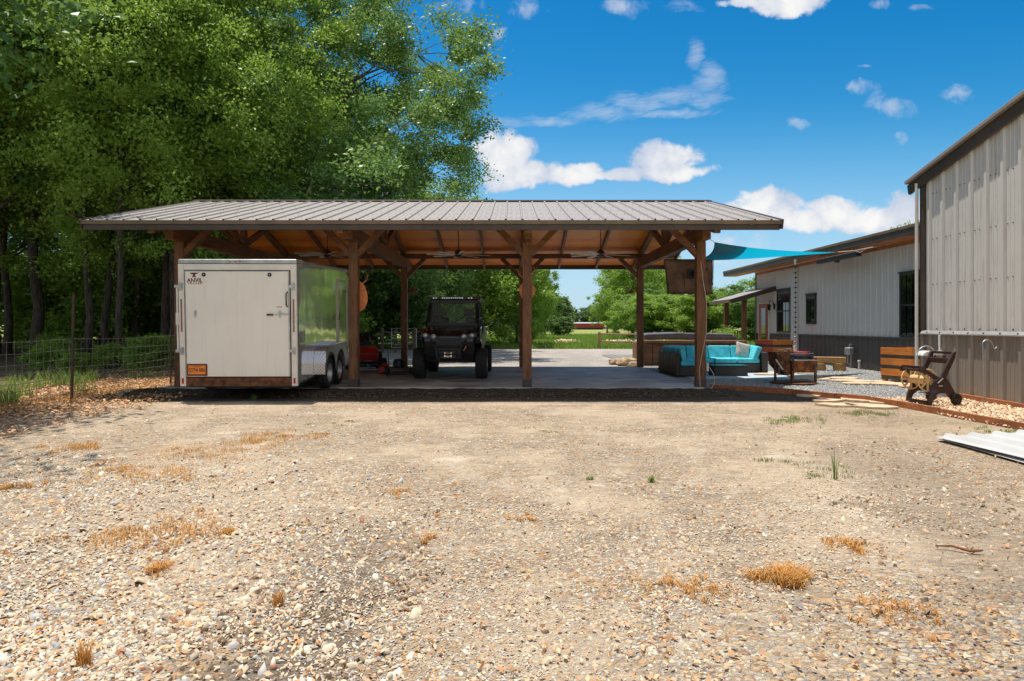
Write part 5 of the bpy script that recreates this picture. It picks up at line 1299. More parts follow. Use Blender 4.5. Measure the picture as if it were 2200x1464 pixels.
# roof
EX = 10.3
b = MB(); b.add([(EX, 13.5, 3.93), (EX, 31.7, 3.93), (17.5, 31.7, 5.7), (17.5, 13.5, 5.7), (EX, 13.5, 3.97), (EX, 31.7, 3.97), (17.5, 31.7, 5.74), (17.5, 13.5, 5.74)], [(3, 2, 1, 0), (4, 5, 6, 7), (0, 1, 5, 4), (1, 2, 6, 5), (2, 3, 7, 6), (3, 0, 4, 7)]); b.build('roof', MT['roofm'], hs)
b = MB(); b.bb(EX - .05, EX - .003, 13.5, 31.7, 3.90, 3.985); b.build('eave_trim', MT['fasc'], hs, bevel=.008)
b = MB(); b.bb(EX - .03, EX + .02, 13.5, 31.68, 3.74, 3.898); b.build('fascia', MT['trimd'], hs, bevel=.005)
b = MB(); b.bb(EX + .022, HX - .03, 13.6, 31.6, 3.725, 3.745); b.build('soffit', MT['soffit'], hs)
b = MB(); b.bb(HX - .03, HX + .01, 13.6, 29.0, 3.60, 3.722); b.build('frieze_board', MT['soffit'], hs)
# porch canopy over the door
b = MB(); b.add([(9.05, 26.85, 2.40), (9.05, 29.6, 2.40), (HX, 29.6, 2.93), (HX, 26.85, 2.93), (9.05, 26.85, 2.46), (9.05, 29.6, 2.46), (HX, 29.6, 2.99), (HX, 26.85, 2.99)], [(3, 2, 1, 0), (4, 5, 6, 7), (0, 1, 5, 4), (1, 2, 6, 5), (2, 3, 7, 6), (3, 0, 4, 7)]); cn = b.build('porch_canopy', MT['roofm'], hs)
b = MB(); b.beam((9.02, 26.82, 2.36), (HX - .03, 26.82, 2.90), .05, .19); b.build('canopy_fascia', MT['trimd'], cn)
b = MB(); b.beam((9.0, 26.9, 2.38), (9.0, 29.6, 2.38), .05, .13); b.build('canopy_fascia', MT['fasc'], cn)
for y in (27.1, 29.35):
    b = MB(); b.bb(9.56, 9.74, y - .09, y + .09, 0, 2.52); b.build('porch_post', MT['timber'], hs, bevel=.006)
b = MB(); b.bb(9.58, 9.72, 27.2, 29.25, 2.38, 2.53); b.build('porch_beam', MT['timbery'], hs)
# wall lantern and heater
t = thing('wall_lantern', 'black wall lantern on a scroll bracket beside the red door', 'lantern', (HX - .05, 26.98, 2.12))
b = MB(); b.lathe([(0, -.14), (.05, -.13), (.085, .08), (.0, .16), (.0, .20)], (-.20, 0, 0), 'Z', 6); b.build('lamp_body', MT['blackg'], t)
b = MB(); b.tube([(0, 0, .10), (-.06, 0, .26), (-.16, 0, .28), (-.20, 0, .20)], .014, 8); b.tube([(0, 0, .0), (-.05, 0, .12), (-.02, 0, .2)], .012, 6); b.bb(-.02, .03, -.05, .05, -.08, .14); b.build('bracket', MT['black'], t, smooth=True)
b = MB(); b.lathe([(.052, -.11), (.078, .05)], (-.20, 0, 0), 'Z', 6); b.build('glass', MT['glass'], t)
t = thing('eave_heater', 'long black infrared heater bar hung under the house eave', 'heater', (10.42, 20.8, 3.52), 0)
b = MB(); b.bb(-.08, .08, -1.25, 1.35, -.06, .06); b.build('housing', MT['black'], t, bevel=.02)
b = MB(); b.bb(-.012, .012, -.9, -.86, .06, .22); b.bb(-.012, .012, .9, .94, .06, .22); b.build('hanger', MT['steel'], t)
b = MB(); b.lathe([(0, -.14), (.07, -.13), (.09, -.06), (0, -.06)], (0, .1, 0)); b.build('sensor', MT['bronze'], t, smooth=True)

# barn
BX = 8.35; BY = 13.24
def btop(y): return 4.32 + .245 * (BY - y)
bn = thing('metal_barn', 'tall tan ribbed metal barn with bronze skirt at the right edge', 'barn', (0, 0, 0))
b = MB(); wall_sheet(b, BX, 2.0, BY, lambda y: 1.27, lambda y: btop(y) - .02, .39, .034, .055, .03, .1); b.build('wall_cladding', MT['barn'], bn, recalc=False)
b = MB(); wall_sheet(b, BX, 2.0, BY, lambda y: .12 - .10 * max(0, (12 - y)) / 5 * .5, lambda y: 1.22, .39, .034, .055, .03, .1); b.build('skirt_cladding', MT['barnd'], bn, recalc=False)
b = MB(); b.prism([(2.0, 0), (BY - .01, 0), (BY - .01, btop(BY)), (2.0, btop(2.0))], BX + .02, 20, 'X'); b.build('wall_core', MT['barn'], bn)
b = MB(); b.bb(BX - .075, BX + .01, 2.0, BY, 1.205, 1.225); b.prism([(BX - .045, 1.226), (BX - .075, 1.226), (BX - .04, 1.285), (BX - .035, 1.285)], 2.0, BY - .02, 'Y'); b.build('waist_trim', MT['trimg'], bn, bevel=.003)
b = MB()
for k in range(28):
    y = BY - .25 - k * .39
    b.cyl((BX - .05, y + .02, 1.25), (BX - .075, y + .02, 1.25), .012, n=8); b.cyl((BX - .0, y - .19, 1.32), (BX - .012, y - .19, 1.32), .012, n=8); [b.cyl((BX, y - .19 + o_, zz_), (BX - .012, y - .19 + o_, zz_), .009, n=8) for zz_ in (2.2, 3.1, 4.0) for o_ in (0, .12)]
b.build('wall_screws', MT['bronze'], bn)
b = MB(); b.bb(BX - .05, BX + .12, BY - .10, BY + .03, 1.29, 4.3); b.build('corner_trim', MT['trimd'], bn, bevel=.006)
b = MB(); b.bb(BX - .05, BX + .12, BY - .07, BY + .03, .05, 1.20); b.build('corner_trim', MT['barnd'], bn, bevel=.006)
b = MB(); b.tube([(BX - .10, BY + .05, 4.28), (BX - .09, BY + .06, 4.1), (BX - .09, BY + .06, .1)], .032, 10); b.build('downspout', MT['whitet'], bn, smooth=True)
b = MB(); b.beam((BX - .07, BY + .36, btop(BY + .36) - .08 + .05), (BX - .07, 2.0, btop(2.0) - .08 + .05), .06, .21); b.build('rake_fascia', MT['trimd'], bn, bevel=.015)
b = MB(); b.beam((BX - .10, BY + .37, btop(BY + .37) + .125), (BX - .10, 2.0, btop(2.0) + .125), .12, .07); b.build('rake_edge', MT['roofm'], bn, bevel=.01)
b = MB(); b.add([(BX - .04, BY + .35, btop(BY + .35) + .1), (20, BY + .35, btop(BY + .35) + .1), (20, 2.0, btop(2.0) + .1), (BX - .04, 2.0, btop(2.0) + .1)], [(0, 1, 2, 3)]); o = b.build('roof', MT['roofm'], bn); md = o.modifiers.new('t', 'SOLIDIFY'); md.thickness = .05
b = MB(); b.beam((BX - .03, 12.1, .06), (BX - .03, 2.0, -.0), .06, .13); b.build('foundation_sill', MT['edge'], bn, bevel=.008)

# things against the barn
t = thing('hose_hanger', 'white enamel hose hanger on an arm from the barn corner', 'hose hanger', (BX - .02, 12.62, 1.0))
b = MB(); b.bb(-.07, -.045, -.03, .01, .0, .20); b.tube([(-.058, -.01, .02), (-.058, -.01, -.12)], .016, 8); b.build('bracket', MT['whitep'], t, bevel=.004)
b = MB(); b.prism([(-.36 + .14 * math.cos(a), -.20 + .10 * math.sin(a)) for a in np.linspace(0, math.pi, 12)], -.20, .02, 'Y'); b.bb(-.22, -.04, -.10, .0, -.19, -.10); b.build('hose_saddle', MT['whitep'], t, bevel=.01)
b = MB(); b.tube([(-.36 + .17 * math.cos(a), -.09, -.18 + .17 * math.sin(a)) for a in np.linspace(-.3, math.pi + .3, 18)], .009, 6); b.build('wire_loop', MT['steel'], t, smooth=True)
t = thing('shepherd_hook', 'thin shepherd hook pole standing in wood chips by the barn wall', 'garden hook', (7.80, 10.77, 0))
b = MB(); b.tube([(0, 0, -.02), (-.01, 0, .7), (-.02, .0, 1.05)] + [(.055 - .085 * math.cos(a), 0, 1.06 + .09 * math.sin(a)) for a in np.linspace(.1, 2.6, 12)] + [(.16, 0, 1.04), (.18, 0, 1.0), (.21, 0, 1.03)], .008, 8); b.build('pole', MT['pipe'], t, smooth=True)

def reel():
    t = thing('hose_reel_cart', 'brown plastic hose reel cart with tan spool wheels and tilted handle', 'hose reel', (7.05, 11.25, .035), R(8))
    # local: x to the barn (+), y depth, z up ; side frames at y=+-.24
    for s in (-1, 1):
        y0, y1 = (s * .24 - .022, s * .24 + .022)
        b = MB(); b.prism([(-.08, .0), (.0, .0), (.05, .13), (.14, .20), (.27, .20), (.36, .10), (.44, .02), (.52, .06), (.44, .22), (.30, .44), (.22, .50), (.10, .48), (.02, .34), (-.06, .14)], y0, y1, 'Y'); b.build('side_frame', MT['brownp'], t, bevel=.014)
        b = MB(); b.prism([(.14, .44), (.24, .40), (.44, .80), (.46, .92), (.40, .90)], y0, y1, 'Y'); b.build('handle_arm', MT['brownp'], t, bevel=.012)
        b = MB(); b.prism([(.20, .44), (-.14, .64), (-.20, .64), (-.20, .56), (-.10, .54), (.16, .36)], y0 + .005, y1 - .005, 'Y'); b.build('guide_arm', MT['brownp'], t, bevel=.012)
        w = bpy.data.objects.new('wheel', None); COL.objects.link(w); w.parent = t; w.location = (.44, s * .275, .105); w.rotation_euler = (0, 0, R(90)); wheel_parts(w, (0, 0, 0), .10, .05, MT['brownp'], s, 20)
    b = MB(); b.bb(-.07, .01, -.215, .215, .01, .07); b.build('foot_bar', MT['brownp'], t, bevel=.014)
    b = MB(); b.bb(.395, .455, -.215, .215, .86, .91); b.bb(.33, .36, -.215, .215, .70, .80); b.build('handle', MT['brownp'], t, bevel=.02)
    b = MB()
    for s in (-1, 1): b.bb(.35, .39, s * .10 - .01, s * .10 + .01, .78, .83)
    b.build('hook_peg', MT['black'], t)
    # crank tray
    b = MB(); b.tube([(-.20, -.20, .60), (-.34, -.22, .62), (-.34, -.02, .62), (-.20, -.0, .60)], .012, 8); b.bb(-.33, -.16, -.22, .0, .60, .615); b.bb(-.16, -.12, -.24, .24, .57, .66); b.build('hose_guide', MT['brownp'], t, bevel=.005)
    sp = bpy.data.objects.new('spool', None); COL.objects.link(sp); sp.parent = t; sp.location = (-.02, 0, .42)
    for s in (-1, 1):
        b = MB(); n = 30
        yy = s * .19
        b.lathe([(.17, yy - .008), (.19, yy - .012), (.195, yy), (.19, yy + .012), (.17, yy + .008), (.17, yy - .008)], (0, 0, 0), 'Y', 36)
        b.lathe([(.0, yy - .012), (.05, yy - .012), (.05, yy + .012), (.0, yy + .012)], (0, 0, 0), 'Y', 18)
        for k in range(8):
            a = k * math.pi / 4; b.beam((.04 * math.cos(a), yy, .04 * math.sin(a)), (.176 * math.cos(a), yy, .176 * math.sin(a)), .014, .034, (-math.sin(a), 0, math.cos(a)))
        b.build('spool_disc', MT['tan'], sp)
    b = MB(); b.lathe([(.075, -.18), (.075, .18)], (0, 0, 0), 'Y', 24); b.build('drum', MT['tan'], sp, smooth=True)
    b = MB(); b.beam((.10, -.268, .38), (.20, -.268, .46), .004, .022); b.beam((.12, -.268, .33), (.19, -.268, .33), .004, .012); b.build('side_decal', MT['whitep'], t)
    b = MB(); b.beam((.00, -.268, .22), (.05, -.268, .25), .004, .035); b.build('blue_sticker', MT['blue'], t)
    b = MB(); b.tube([(.18, -.262, .47), (.06, -.30, .44), (.0, -.30, .42), (.0, -.38, .42)], .010, 8); b.build('crank', MT['black'], t, smooth=True)
reel()

# sheets of white metal on the ground, lower right
def msheet(x, y, rz, L, Wd, z, tilt, lab):
    t = MB(); prof = [(0, 0), (.02, 0)]; u = .10
    while u < Wd - .1:
        prof += [(u, .0), (u + .035, .034), (u + .075, .034), (u + .11, .0)]; u += .30
    prof.append((Wd, 0))
    t.sheet(prof, ((0, 0, 0), (1, 0, 0), (0, 0, 1)), ((0, L, 0), (1, 0, 0), (0, 0, 1)))
    o = t.build('metal_sheet', MT['sheet'], None, recalc=False, loc=(x, y, z)); o.rotation_euler = (R(tilt), R(-2.5), rz)
    md = o.modifiers.new('t', 'SOLIDIFY'); md.thickness = .003
    tag(o, lab, 'metal sheet', 'white metal sheets lying in the yard'); return o
msheet(5.10, 6.10, R(-1), 1.75, 1.3, .022, 0.2, 'lower white ribbed metal sheet of the pair at the right edge')
msheet(5.14, 6.32, R(2.5), 1.50, 1.25, .066, -.4, 'upper white ribbed metal sheet lying on top of the other')
b = MB(); b.bb(5.3, 6.3, 7.2, 7.28, -.03, .01); tag(b.build('wood_batten', MT['edge'], None), 'thin batten under the white metal sheets', 'batten')

# ------------------------------------------------------------------ fences, gate, field things
t = thing('wire_fence', 'woven wire fence on steel posts along the left edge of the woods', 'fence', (0, 0, 0))
FX = -7.9; ys = [5.2, 8.4, 11.7, 15.1, 18.6, 22.1, 25.6, 29.2]
for i, y in enumerate(ys):
    h = 1.95 if i == 2 else 1.30
    b = MB(); lean = .02 if i == 2 else 0
    b.prism([(-.018, -.03), (.018, -.03), (.018, -.022), (.005, -.022), (.005, .02), (-.005, .02), (-.005, -.022), (-.018, -.022)], -.05, h, 'Z'); b.v = [(v[0] + FX + lean * v[2], v[1] + y, v[2]) for v in b.v]; b.build('steel_post', MT['tpost'], t)
zs = [1.15, .95, .79, .635, .49, .345, .20]
b = MB()
for z in zs:
    P = []
    for i in range(len(ys) - 1):
        for k in range(6):
            q = k / 6; yy = ys[i] + (ys[i + 1] - ys[i]) * q
            P.append((FX + .02 + .03 * mnoise.noise(Vector((yy, z * 3, 0))), yy, z - .025 * math.sin(math.pi * q) + .03 * mnoise.noise(Vector((yy * .9, z * 7, 4)))))
    b.tube(P, .0042 if z < 1.1 else .005, 5, False)
yy = ys[0]
while yy < ys[-1]:
    b.tube([(FX + .02, yy, .18), (FX + .02 + .01 * mnoise.noise(Vector((yy, 2, 1))), yy + .02 * mnoise.noise(Vector((yy * 3, 0, 1))), .6), (FX + .02, yy, 1.15)], .0024, 4, False); yy += .16
b.build('wire_mesh', MT['wire'], t)

t = thing('pipe_gate', 'galvanised pipe gate with seven bars behind the carport', 'gate', (-5.85, 32.7, 0))
b = MB()
for z in (.25, .40, .55, .70, .86, 1.03, 1.20): b.tube([(-.2, 0, z), (1.05, 0, z)], .018, 8)
b.tube([(-.2, 0, .25), (-.2, 0, 1.20)], .02, 8); b.tube([(1.05, 0, .25), (1.05, 0, 1.20)], .02, 8); b.build('bars', MT['steel'], t, smooth=True)
def rail_fence(name, posts, label, zs_, h, m='fence', pm='fence', cat='fence', r=.05, grp=None):
    t = thing(name, label, cat, (0, 0, 0), 0, grp)
    for x, y in posts:
        b = MB(); b.bb(x - .07, x + .07, y - .06, y + .06, -.02, h); b.build('post', MT[pm], t, bevel=.015)
    for (x0, y0), (x1, y1) in zip(posts[:-1], posts[1:]):
        for z in zs_:
            b = MB(); b.tube([(x0, y0, z + .02), ((x0 + x1) / 2, (y0 + y1) / 2, z - .02), (x1, y1, z + .01)], [r * .8, r, r * .7], 6); b.build('rail', MT[m], t)
rail_fence('rail_fence', [(5.05, 37.7), (8.3, 37.9), (11.6, 38.1)], 'brown split rail fence with two rails at the meadow edge, right of the red shed', (.42, .86), .98)
rail_fence('rail_fence', [(12.4, 33.0), (14.6, 33.2), (17.4, 33.4), (20.2, 33.6)], 'split rail fence with three rails seen past the porch posts', (.30, .62, .95), 1.08)
rail_fence('rail_fence', [(-6.5, 32.7), (-5.85, 32.75)], 'short grey rail between two posts left of the pipe gate', (1.02,), 1.24, 'fencep', 'fencep')
rail_fence('rail_fence', [(-4.9, 32.7), (-2.2, 33.3)], 'short grey rail fence right of the pipe gate behind the utility vehicle', (1.02,), 1.24, 'fencep', 'fencep')

t = thing('red_shed', 'long low red metal shed far across the meadow', 'shed', (22, 190, 0))
b = MB(); b.bb(-4.4, 4.4, -2.5, 2.5, .55, 1.72); b.build('walls', MT['shedred'], t); b = MB(); b.bb(-4.3, 4.3, -2.4, 2.4, 0, .55); b.build('dark_base', MT['black'], t)
b = MB(); b.add([(-4.6, -2.8, 1.72), (4.6, -2.8, 1.72), (4.6, 2.8, 2.05), (-4.6, 2.8, 2.05), (-4.6, -2.8, 1.80), (4.6, -2.8, 1.80), (4.6, 2.8, 2.13), (-4.6, 2.8, 2.13)], [(3, 2, 1, 0), (4, 5, 6, 7), (0, 1, 5, 4), (1, 2, 6, 5), (2, 3, 7, 6), (3, 0, 4, 7)]); b.build('roof', MT['sheet'], t)
t = thing('white_trough', 'small white trough on legs standing in the meadow', 'trough', (5.5, 80, 0))
b = MB(); b.bb(-.22, .22, -.2, .2, .35, .62); b.build('basin', MT['whitep'], t, bevel=.03); b = MB()
for x in (-.16, .16):
    for y in (-.14, .14): b.bb(x - .02, x + .02, y - .02, y + .02, 0, .35)
b.build('stand', MT['black'], t)
def pile(x, y, w, lab, cat, mat, n):
    P = np.stack([x + rng.normal(0, w * .4, n), y + rng.normal(0, .3, n), np.abs(rng.normal(0, .08, n)) + .03], 1)
    o = chips('rubble_pile', P, rng.uniform(.15, .38, n), MT[mat], flat=.6, tilt=.5); tag(o, lab, cat)
pile(4.1, 49, .9, 'low pile of dark broken rubble in the meadow, left of the paler one', 'rubble', 'cstones', 60)
pile(8.6, 48, 1.7, 'long low pile of pale stones in the meadow near the rail fence', 'rubble', 'stones', 90)

# ------------------------------------------------------------------ grass
def scatter_tuft(name, x, y, n, r, h, w, mat, lab, cat, grp=None, lean=.6, ry=None):
    nc = max(3, n // 22); cc = rng.normal(0, 1, (nc, 2)) * (r, (ry or r)); ix = rng.integers(0, nc, n); jt = rng.normal(0, .16 * r + .006, (n, 2))
    B = np.stack([cc[ix, 0] + jt[:, 0], cc[ix, 1] + jt[:, 1], np.zeros(n)], 1)
    o = blades(name, B, h, w, MT[mat], lean=lean); o.location = (x, y, .0); return tag(o, lab, cat, grp)
gy = rng.uniform(37.4, 75, 42000) ** 1.0; gx = rng.uniform(-6, 24, 42000)
B = np.stack([gx, gy, np.full(42000, -.03)], 1); B[:, 1] = 37.4 + (B[:, 1] - 37.4) ** 1.25 / 1.8
o = blades('meadow_grass', B, .34, .035, MT['grassG']); tag(o, 'tall green meadow grass beyond the gravel drive', 'grass', kind='stuff')
n = 5500; gx = -8.6 - np.abs(rng.normal(0, 1.5, n)); gy = rng.uniform(9.5, 17.0, n); k = (lowfreq(gx, gy, .7, 2.0) > .06) & (gx < -8.1)
o = blades('fence_grass', np.stack([gx[k], gy[k], np.zeros(k.sum())], 1), .36, .012, MT['grassG'], lean=.7); tag(o, 'bright green grass growing at the foot of the wire fence', 'grass', kind='stuff')
n = 1000; gx = -8.2 + rng.normal(0, .25, n); gy = rng.uniform(9.8, 16, n)
o = blades('fence_weeds', np.stack([gx, gy, np.zeros(n)], 1), .15, .008, MT['grassD'], lean=.8); tag(o, 'dry straw coloured weeds along the fence line', 'weeds', kind='stuff')
def gp(px, py): y = 1960.0 / (py - 698); return (px - 1100) / 1400.0 * y, y
for px, py, n, r, h, lab in ((410, 975, 700, .34, .05, 'wide low patch of dry orange grass, upper one of the left yard'), (545, 950, 450, .28, .055, 'small dry orange grass patch right of the wide upper one'), (345, 1020, 500, .26, .05, 'dry orange grass patch between the wide upper patch and the large near one'),
                             (345, 1150, 700, .22, .06, 'large dry orange grass patch amid the stones at near left'), (48, 1050, 200, .12, .06, 'dry grass tuft closest to the left edge'), (165, 962, 350, .22, .06, 'dry grass tuft in the tree shade at far left'),
                             (600, 938, 260, .25, .05, 'thin dry grass streak nearest the trailer shadow'), (480, 1147, 120, .06, .05, 'tiny dry tuft just right of the large near patch'), (1685, 1245, 900, .075, .075, 'dense golden dry grass tuft at lower right'),
                             (1490, 1268, 260, .10, .045, 'sparse dry tuft left of the dense golden one'), (1822, 1172, 300, .09, .04, 'flat rusty dry tuft above the golden one'), (335, 1230, 180, .05, .06, 'reddish dry tuft among large stones at near left'),
                             (860, 1062, 120, .08, .04, 'faint dry tuft in the middle of the yard'), (1930, 1320, 260, .10, .04, 'dry tuft low at the right'), (170, 1430, 60, .03, .12, 'upright dry stalks at the bottom left'), (930, 1160, 60, .03, .07, 'small upright dry tuft near the centre of the yard'),
                             (1130, 1115, 90, .06, .04, 'tiny dry tuft right of the yard centre'), (250, 1010, 260, .16, .05, 'dry grass patch beside the shaded strip at left'), (680, 935, 120, .12, .04, 'little dry streak farthest right of the upper left patches'), (600, 1300, 50, .02, .08, 'few dry stalks in the grey track near bottom')):
    x, y = gp(px, py); scatter_tuft('dry_grass_tuft', x, y, int(n * 1.4), r, h * .8, .005, 'grassD', lab, 'dry grass', 'dry grass tufts in the yard', lean=1.3 if h < .08 else .5, ry=r * .8)
x, y = gp(1793, 1030); scatter_tuft('green_grass_tuft', x, y, 12, .018, .34, .009, 'grassG', 'tall green grass blades standing alone in the yard at right', 'grass tuft', 'green tufts', .3)
for px, py, n, h, lab in ((1270, 1030, 40, .05, 'small green sprout in the middle right of the yard'), (1405, 1038, 50, .07, 'spiky green sprout right of the smaller one'), (1735, 908, 160, .07, 'bright green weed patch left of the metal sheets'), (700, 910, 120, .03, 'low green weeds in front of the trailer'),
                         (545, 860, 40, .12, 'green weed shoot at the edge of the trailer shadow'), (1860, 890, 700, .04, 'low olive weeds in front of the flagstones'), (1700, 903, 400, .035, 'olive weeds left of the bright green patch'), (1165, 930, 120, .03, 'low green weeds before the middle post'), (1745, 1012, 300, .04, 'olive weeds beside the tall green blades'), (2180, 930, 300, .05, 'olive weeds at the far right beside the edging')):
    x, y = gp(px, py); scatter_tuft('green_weed', x, y, n, .2 if n > 100 else .03, h, .006, 'grassO' if 'olive' in lab or 'low' in lab else 'grassG', lab, 'weed', 'green weeds in the yard', .7)
b = MB(); x, y = gp(2010, 1180); b.tube([(0, 0, .02), (.08, -.03, .03), (.15, -.09, .02), (.22, -.10, .025)], [.005, .007, .010, .006], 6); b.tube([(.15, -.09, .02), (.2, -.05, .03)], [.006, .003], 5)
o = b.build('twig', MT['rust'], None, loc=(x, y, 0)); tag(o, 'bent brown twig on the gravel at lower right', 'twig')

# ------------------------------------------------------------------ trees
def tree_proto(name, seed, H, base, Rr, Rz, nclump, nleaf, lsize, tr, mat='leafA', bark='bark', lobes=.28, nlimb=11, cr=.95, lean=(0, 0), up=.35, bias=.42, twigs=True, flatc=.62, zmin=None, taper=0.0):
    """trunk + limbs mesh and crown mesh at the origin"""
    g = np.random.default_rng(seed); rd = random.Random(seed)
    t = thing(name, '', 'tree', (0, 0, 0))
    zc = base + Rz; top = zc + Rz * .55
    # lobed ellipsoid
    D = g.normal(size=(nclump, 3)); D /= np.linalg.norm(D, axis=1, keepdims=True)
    rad = g.uniform(0, 1, (nclump, 1)) ** bias
    lob = np.array([1 + lobes * mnoise.noise(Vector((d[0] * 1.9 + seed, d[1] * 1.9, d[2] * 1.9))) * 1.6 for d in D])[:, None]
    C = D * rad * lob * np.array([Rr, Rr, Rz]); C[:, 2] += zc
    C[:, 0] += lean[0] * (C[:, 2] / zc) ; C[:, 1] += lean[1] * (C[:, 2] / zc)
    if taper: C[:, :2] *= (1 - taper * np.clip((C[:, 2:3] - zc) / Rz, 0, 1.2) ** 1.3)
    if zmin: C[:, 2] = np.where(C[:, 2] < zmin, zmin + g.uniform(0, 1.6, nclump), C[:, 2])
    b = MB(); tp = []; nseg = 9
    for i in range(nseg + 1):
        z = top * i / nseg; q = z / top
        tp.append(Vector((lean[0] * z / zc + .02 * H * mnoise.noise(Vector((seed, z * .3, 0))), lean[1] * z / zc + .02 * H * mnoise.noise(Vector((z * .3, seed, 5))), z - (.1 if i == 0 else 0))))
    rs = [tr * (1.25 if i == 0 else 1.0) * (1 - .86 * (i / nseg) ** 1.1) for i in range(nseg + 1)]
    b.tube(tp, rs, 10)
    limbs = []
    for k in range(nlimb):
        q = .28 + .66 * (k + rd.random() * .6) / nlimb
        if base < 1.5: q = .12 + .8 * (k + rd.random() * .6) / nlimb
        zi = q * nseg; i = min(int(zi), nseg - 1); s = tp[i].lerp(tp[i + 1], zi - i)
        if s.z < max(base * .55, (zmin or 0) * .7): s = tp[i].lerp(tp[i + 1], .5); s.z = max(s.z, base * .6, (zmin or 0) * .8)
        a = k * 2.399 + rd.uniform(-.4, .4); el = rd.uniform(.25, .95) * (.4 + q * .6)
        e = Vector((math.cos(a) * Rr * .78, math.sin(a) * Rr * .78, 0)) * rd.uniform(.7, 1.0) * (1.15 - q * .55)
        e = Vector((s.x + e.x, s.y + e.y, min(zc + Rz * .85, s.z + Rr * el * .75)))
        m_ = s.lerp(e, .45); m_.z += rd.uniform(-.02, .10) * Rr; m_.x += rd.uniform(-.06, .06) * Rr
        pts = []
        for u in np.linspace(0, 1, 7):
            p = s * (1 - u) ** 2 + m_ * 2 * u * (1 - u) + e * u * u
            pts.append(p + Vector((rd.uniform(-.02, .02) * Rr, rd.uniform(-.02, .02) * Rr, rd.uniform(-.02, .02) * Rr)) * (1 if 0 < u < 1 else 0))
        r0 = tr * .42 * (1 - .5 * q); b.tube(pts, [r0 * (1 - .85 * u) for u in np.linspace(0, 1, 7)], 6, False); limbs += pts[2:]
        for _ in range(2):
            j = rd.randint(2, 4); p = pts[j]; e2 = p + Vector((rd.uniform(-1, 1), rd.uniform(-1, 1), rd.uniform(.1, .9))) * Rr * .33
            b.tube([p, (p + e2) / 2 + Vector((0, 0, .05 * Rr)), e2], [r0 * .35, r0 * .2, r0 * .06], 5, False); limbs += [(p + e2) / 2, e2]
    if twigs:
        LA = np.array([tuple(p) for p in limbs])
        for c in C[::3]:
            j = np.argmin(((LA - c) ** 2).sum(1)); p = LA[j]
            if np.linalg.norm(p - c) < Rr * .6: b.tube([p, (p + c) / 2 + np.array([0, 0, .1]), c], [tr * .06, tr * .04, .008], 4, False)
    b.build('trunk', MT[bark], t, smooth='all', recalc=False)
    per = max(4, nleaf // nclump)
    rr = cr * g.uniform(.55, 1.25, (nclump, 1, 1))
    off = g.normal(size=(nclump, per, 3)) * np.array([1, 1, flatc]) * rr * .52
    L = (C[:, None, :] + off).reshape(-1, 3); L = L[L[:, 2] > .05]
    leaves('crown', L, lsize, MT[mat], t, up=up, rs=g)
    return t
def put(t, x, y, rz, lab, cat='tree', grp=None, s=(1, 1, 1), z=0):
    t.location = (x, y, z); t.rotation_euler = (0, 0, rz); t.scale = s; t['label'] = lab; t['category'] = cat
    if grp: t['group'] = grp
    return t
def more(t, x, y, rz, lab, grp=None, s=(1, 1, 1), cat=None, z=0):
    r = dup(t, (x, y, z), rz, s, lab, grp)
    if cat: r['category'] = cat
    return r
# big oak behind the pavilion
oak = tree_proto('oak_tree', 3, 20, .6, 9.9, 9.0, 560, 340000, .140, .42, 'leafA', 'bark2', .26, 18, .80, bias=.30, zmin=3.4, taper=.42)
put(oak, -11.0, 31.4, .6, 'huge broad oak rising behind the pavilion roof, the rightmost crown against the sky', 'tree', None, (1.1, 1.1, 1.08))
woodA = tree_proto('woodland_tree', 12, 21, 6.0, 6.4, 7.6, 300, 70000, .155, .26, 'leafB', 'bark', .34, 14, .82, bias=.34)
put(woodA, -20.0, 24.0, 0, 'tall dark-trunked tree just behind the wire fence at the left edge, thickest of the trunks')
woodB = tree_proto('woodland_tree', 25, 18, 4.0, 5.2, 7.0, 230, 52000, .155, .16, 'leafC', 'bark', .34, 13, .78, bias=.34)
put(woodB, -16.9, 29.5, 1, 'pale green woodland tree behind the thick dark trunk', grp=None)
WG = 'slender trees in the dark woods left of the trailer'
WL = 'slender tree deep in the shaded woods behind the wire fence'
more(woodA, -19.5, 26.6, 2.0, 'second thick dark trunk right of the leftmost one behind the fence', None, (.85, .85, 1))
more(woodB, -13.1, 21.8, .7, 'thin dark trunk nearest the trailer, left one of the close pair', None, (.72, .72, .9))
more(woodB, -12.2, 23.4, 3.7, 'thin dark trunk nearest the trailer, right one of the close pair', None, (.8, .8, .95))
more(woodA, -13.6, 25.6, 4.1, 'straight mid-sized trunk behind the pair nearest the trailer', None, (.62, .62, .9))
sp = [(-24.5, 31, 0), (-21, 36, 1), (-28, 38, 0), (-16.5, 37, 0), (-24, 44, 1), (-33, 46, 0), (-18, 47, 0), (-12.5, 38, 1), (-29, 30, 1), (-30.5, 25, 0), (-26, 22.5, 1), (-38, 42, 1), (-14, 50, 0), (-22, 56, 1), (-32, 60, 0), (-42, 55, 0), (-10, 46, 1), (-14.8, 33.2, 1), (-19.2, 33.8, 1), (-15.4, 23.6, 1), (-14.2, 28.4, 1), (-16.2, 26.2, 1), (-11.4, 25.4, 1), (-18.4, 31.0, 0), (-22.5, 29.0, 1)]
for i, (x, y, k) in enumerate(sp):
    sc = .75 + .35 * ((i * 37) % 10) / 10
    more(woodA if k == 0 else woodB, x, y, i * 1.3, WL, WG, (sc, sc, .85 + .03 * (i % 7)))
# tree behind the fence at the far left whose boughs hang over the yard
near = tree_proto('overhanging_oak', 41, 14, 5.2, 4.6, 4.0, 300, 42000, .17, .28, 'leafB', 'bark', .35, 10, .85)
put(near, -11.5, 8.8, .4, 'near oak at the extreme left whose boughs hang over the fence and shade the yard')
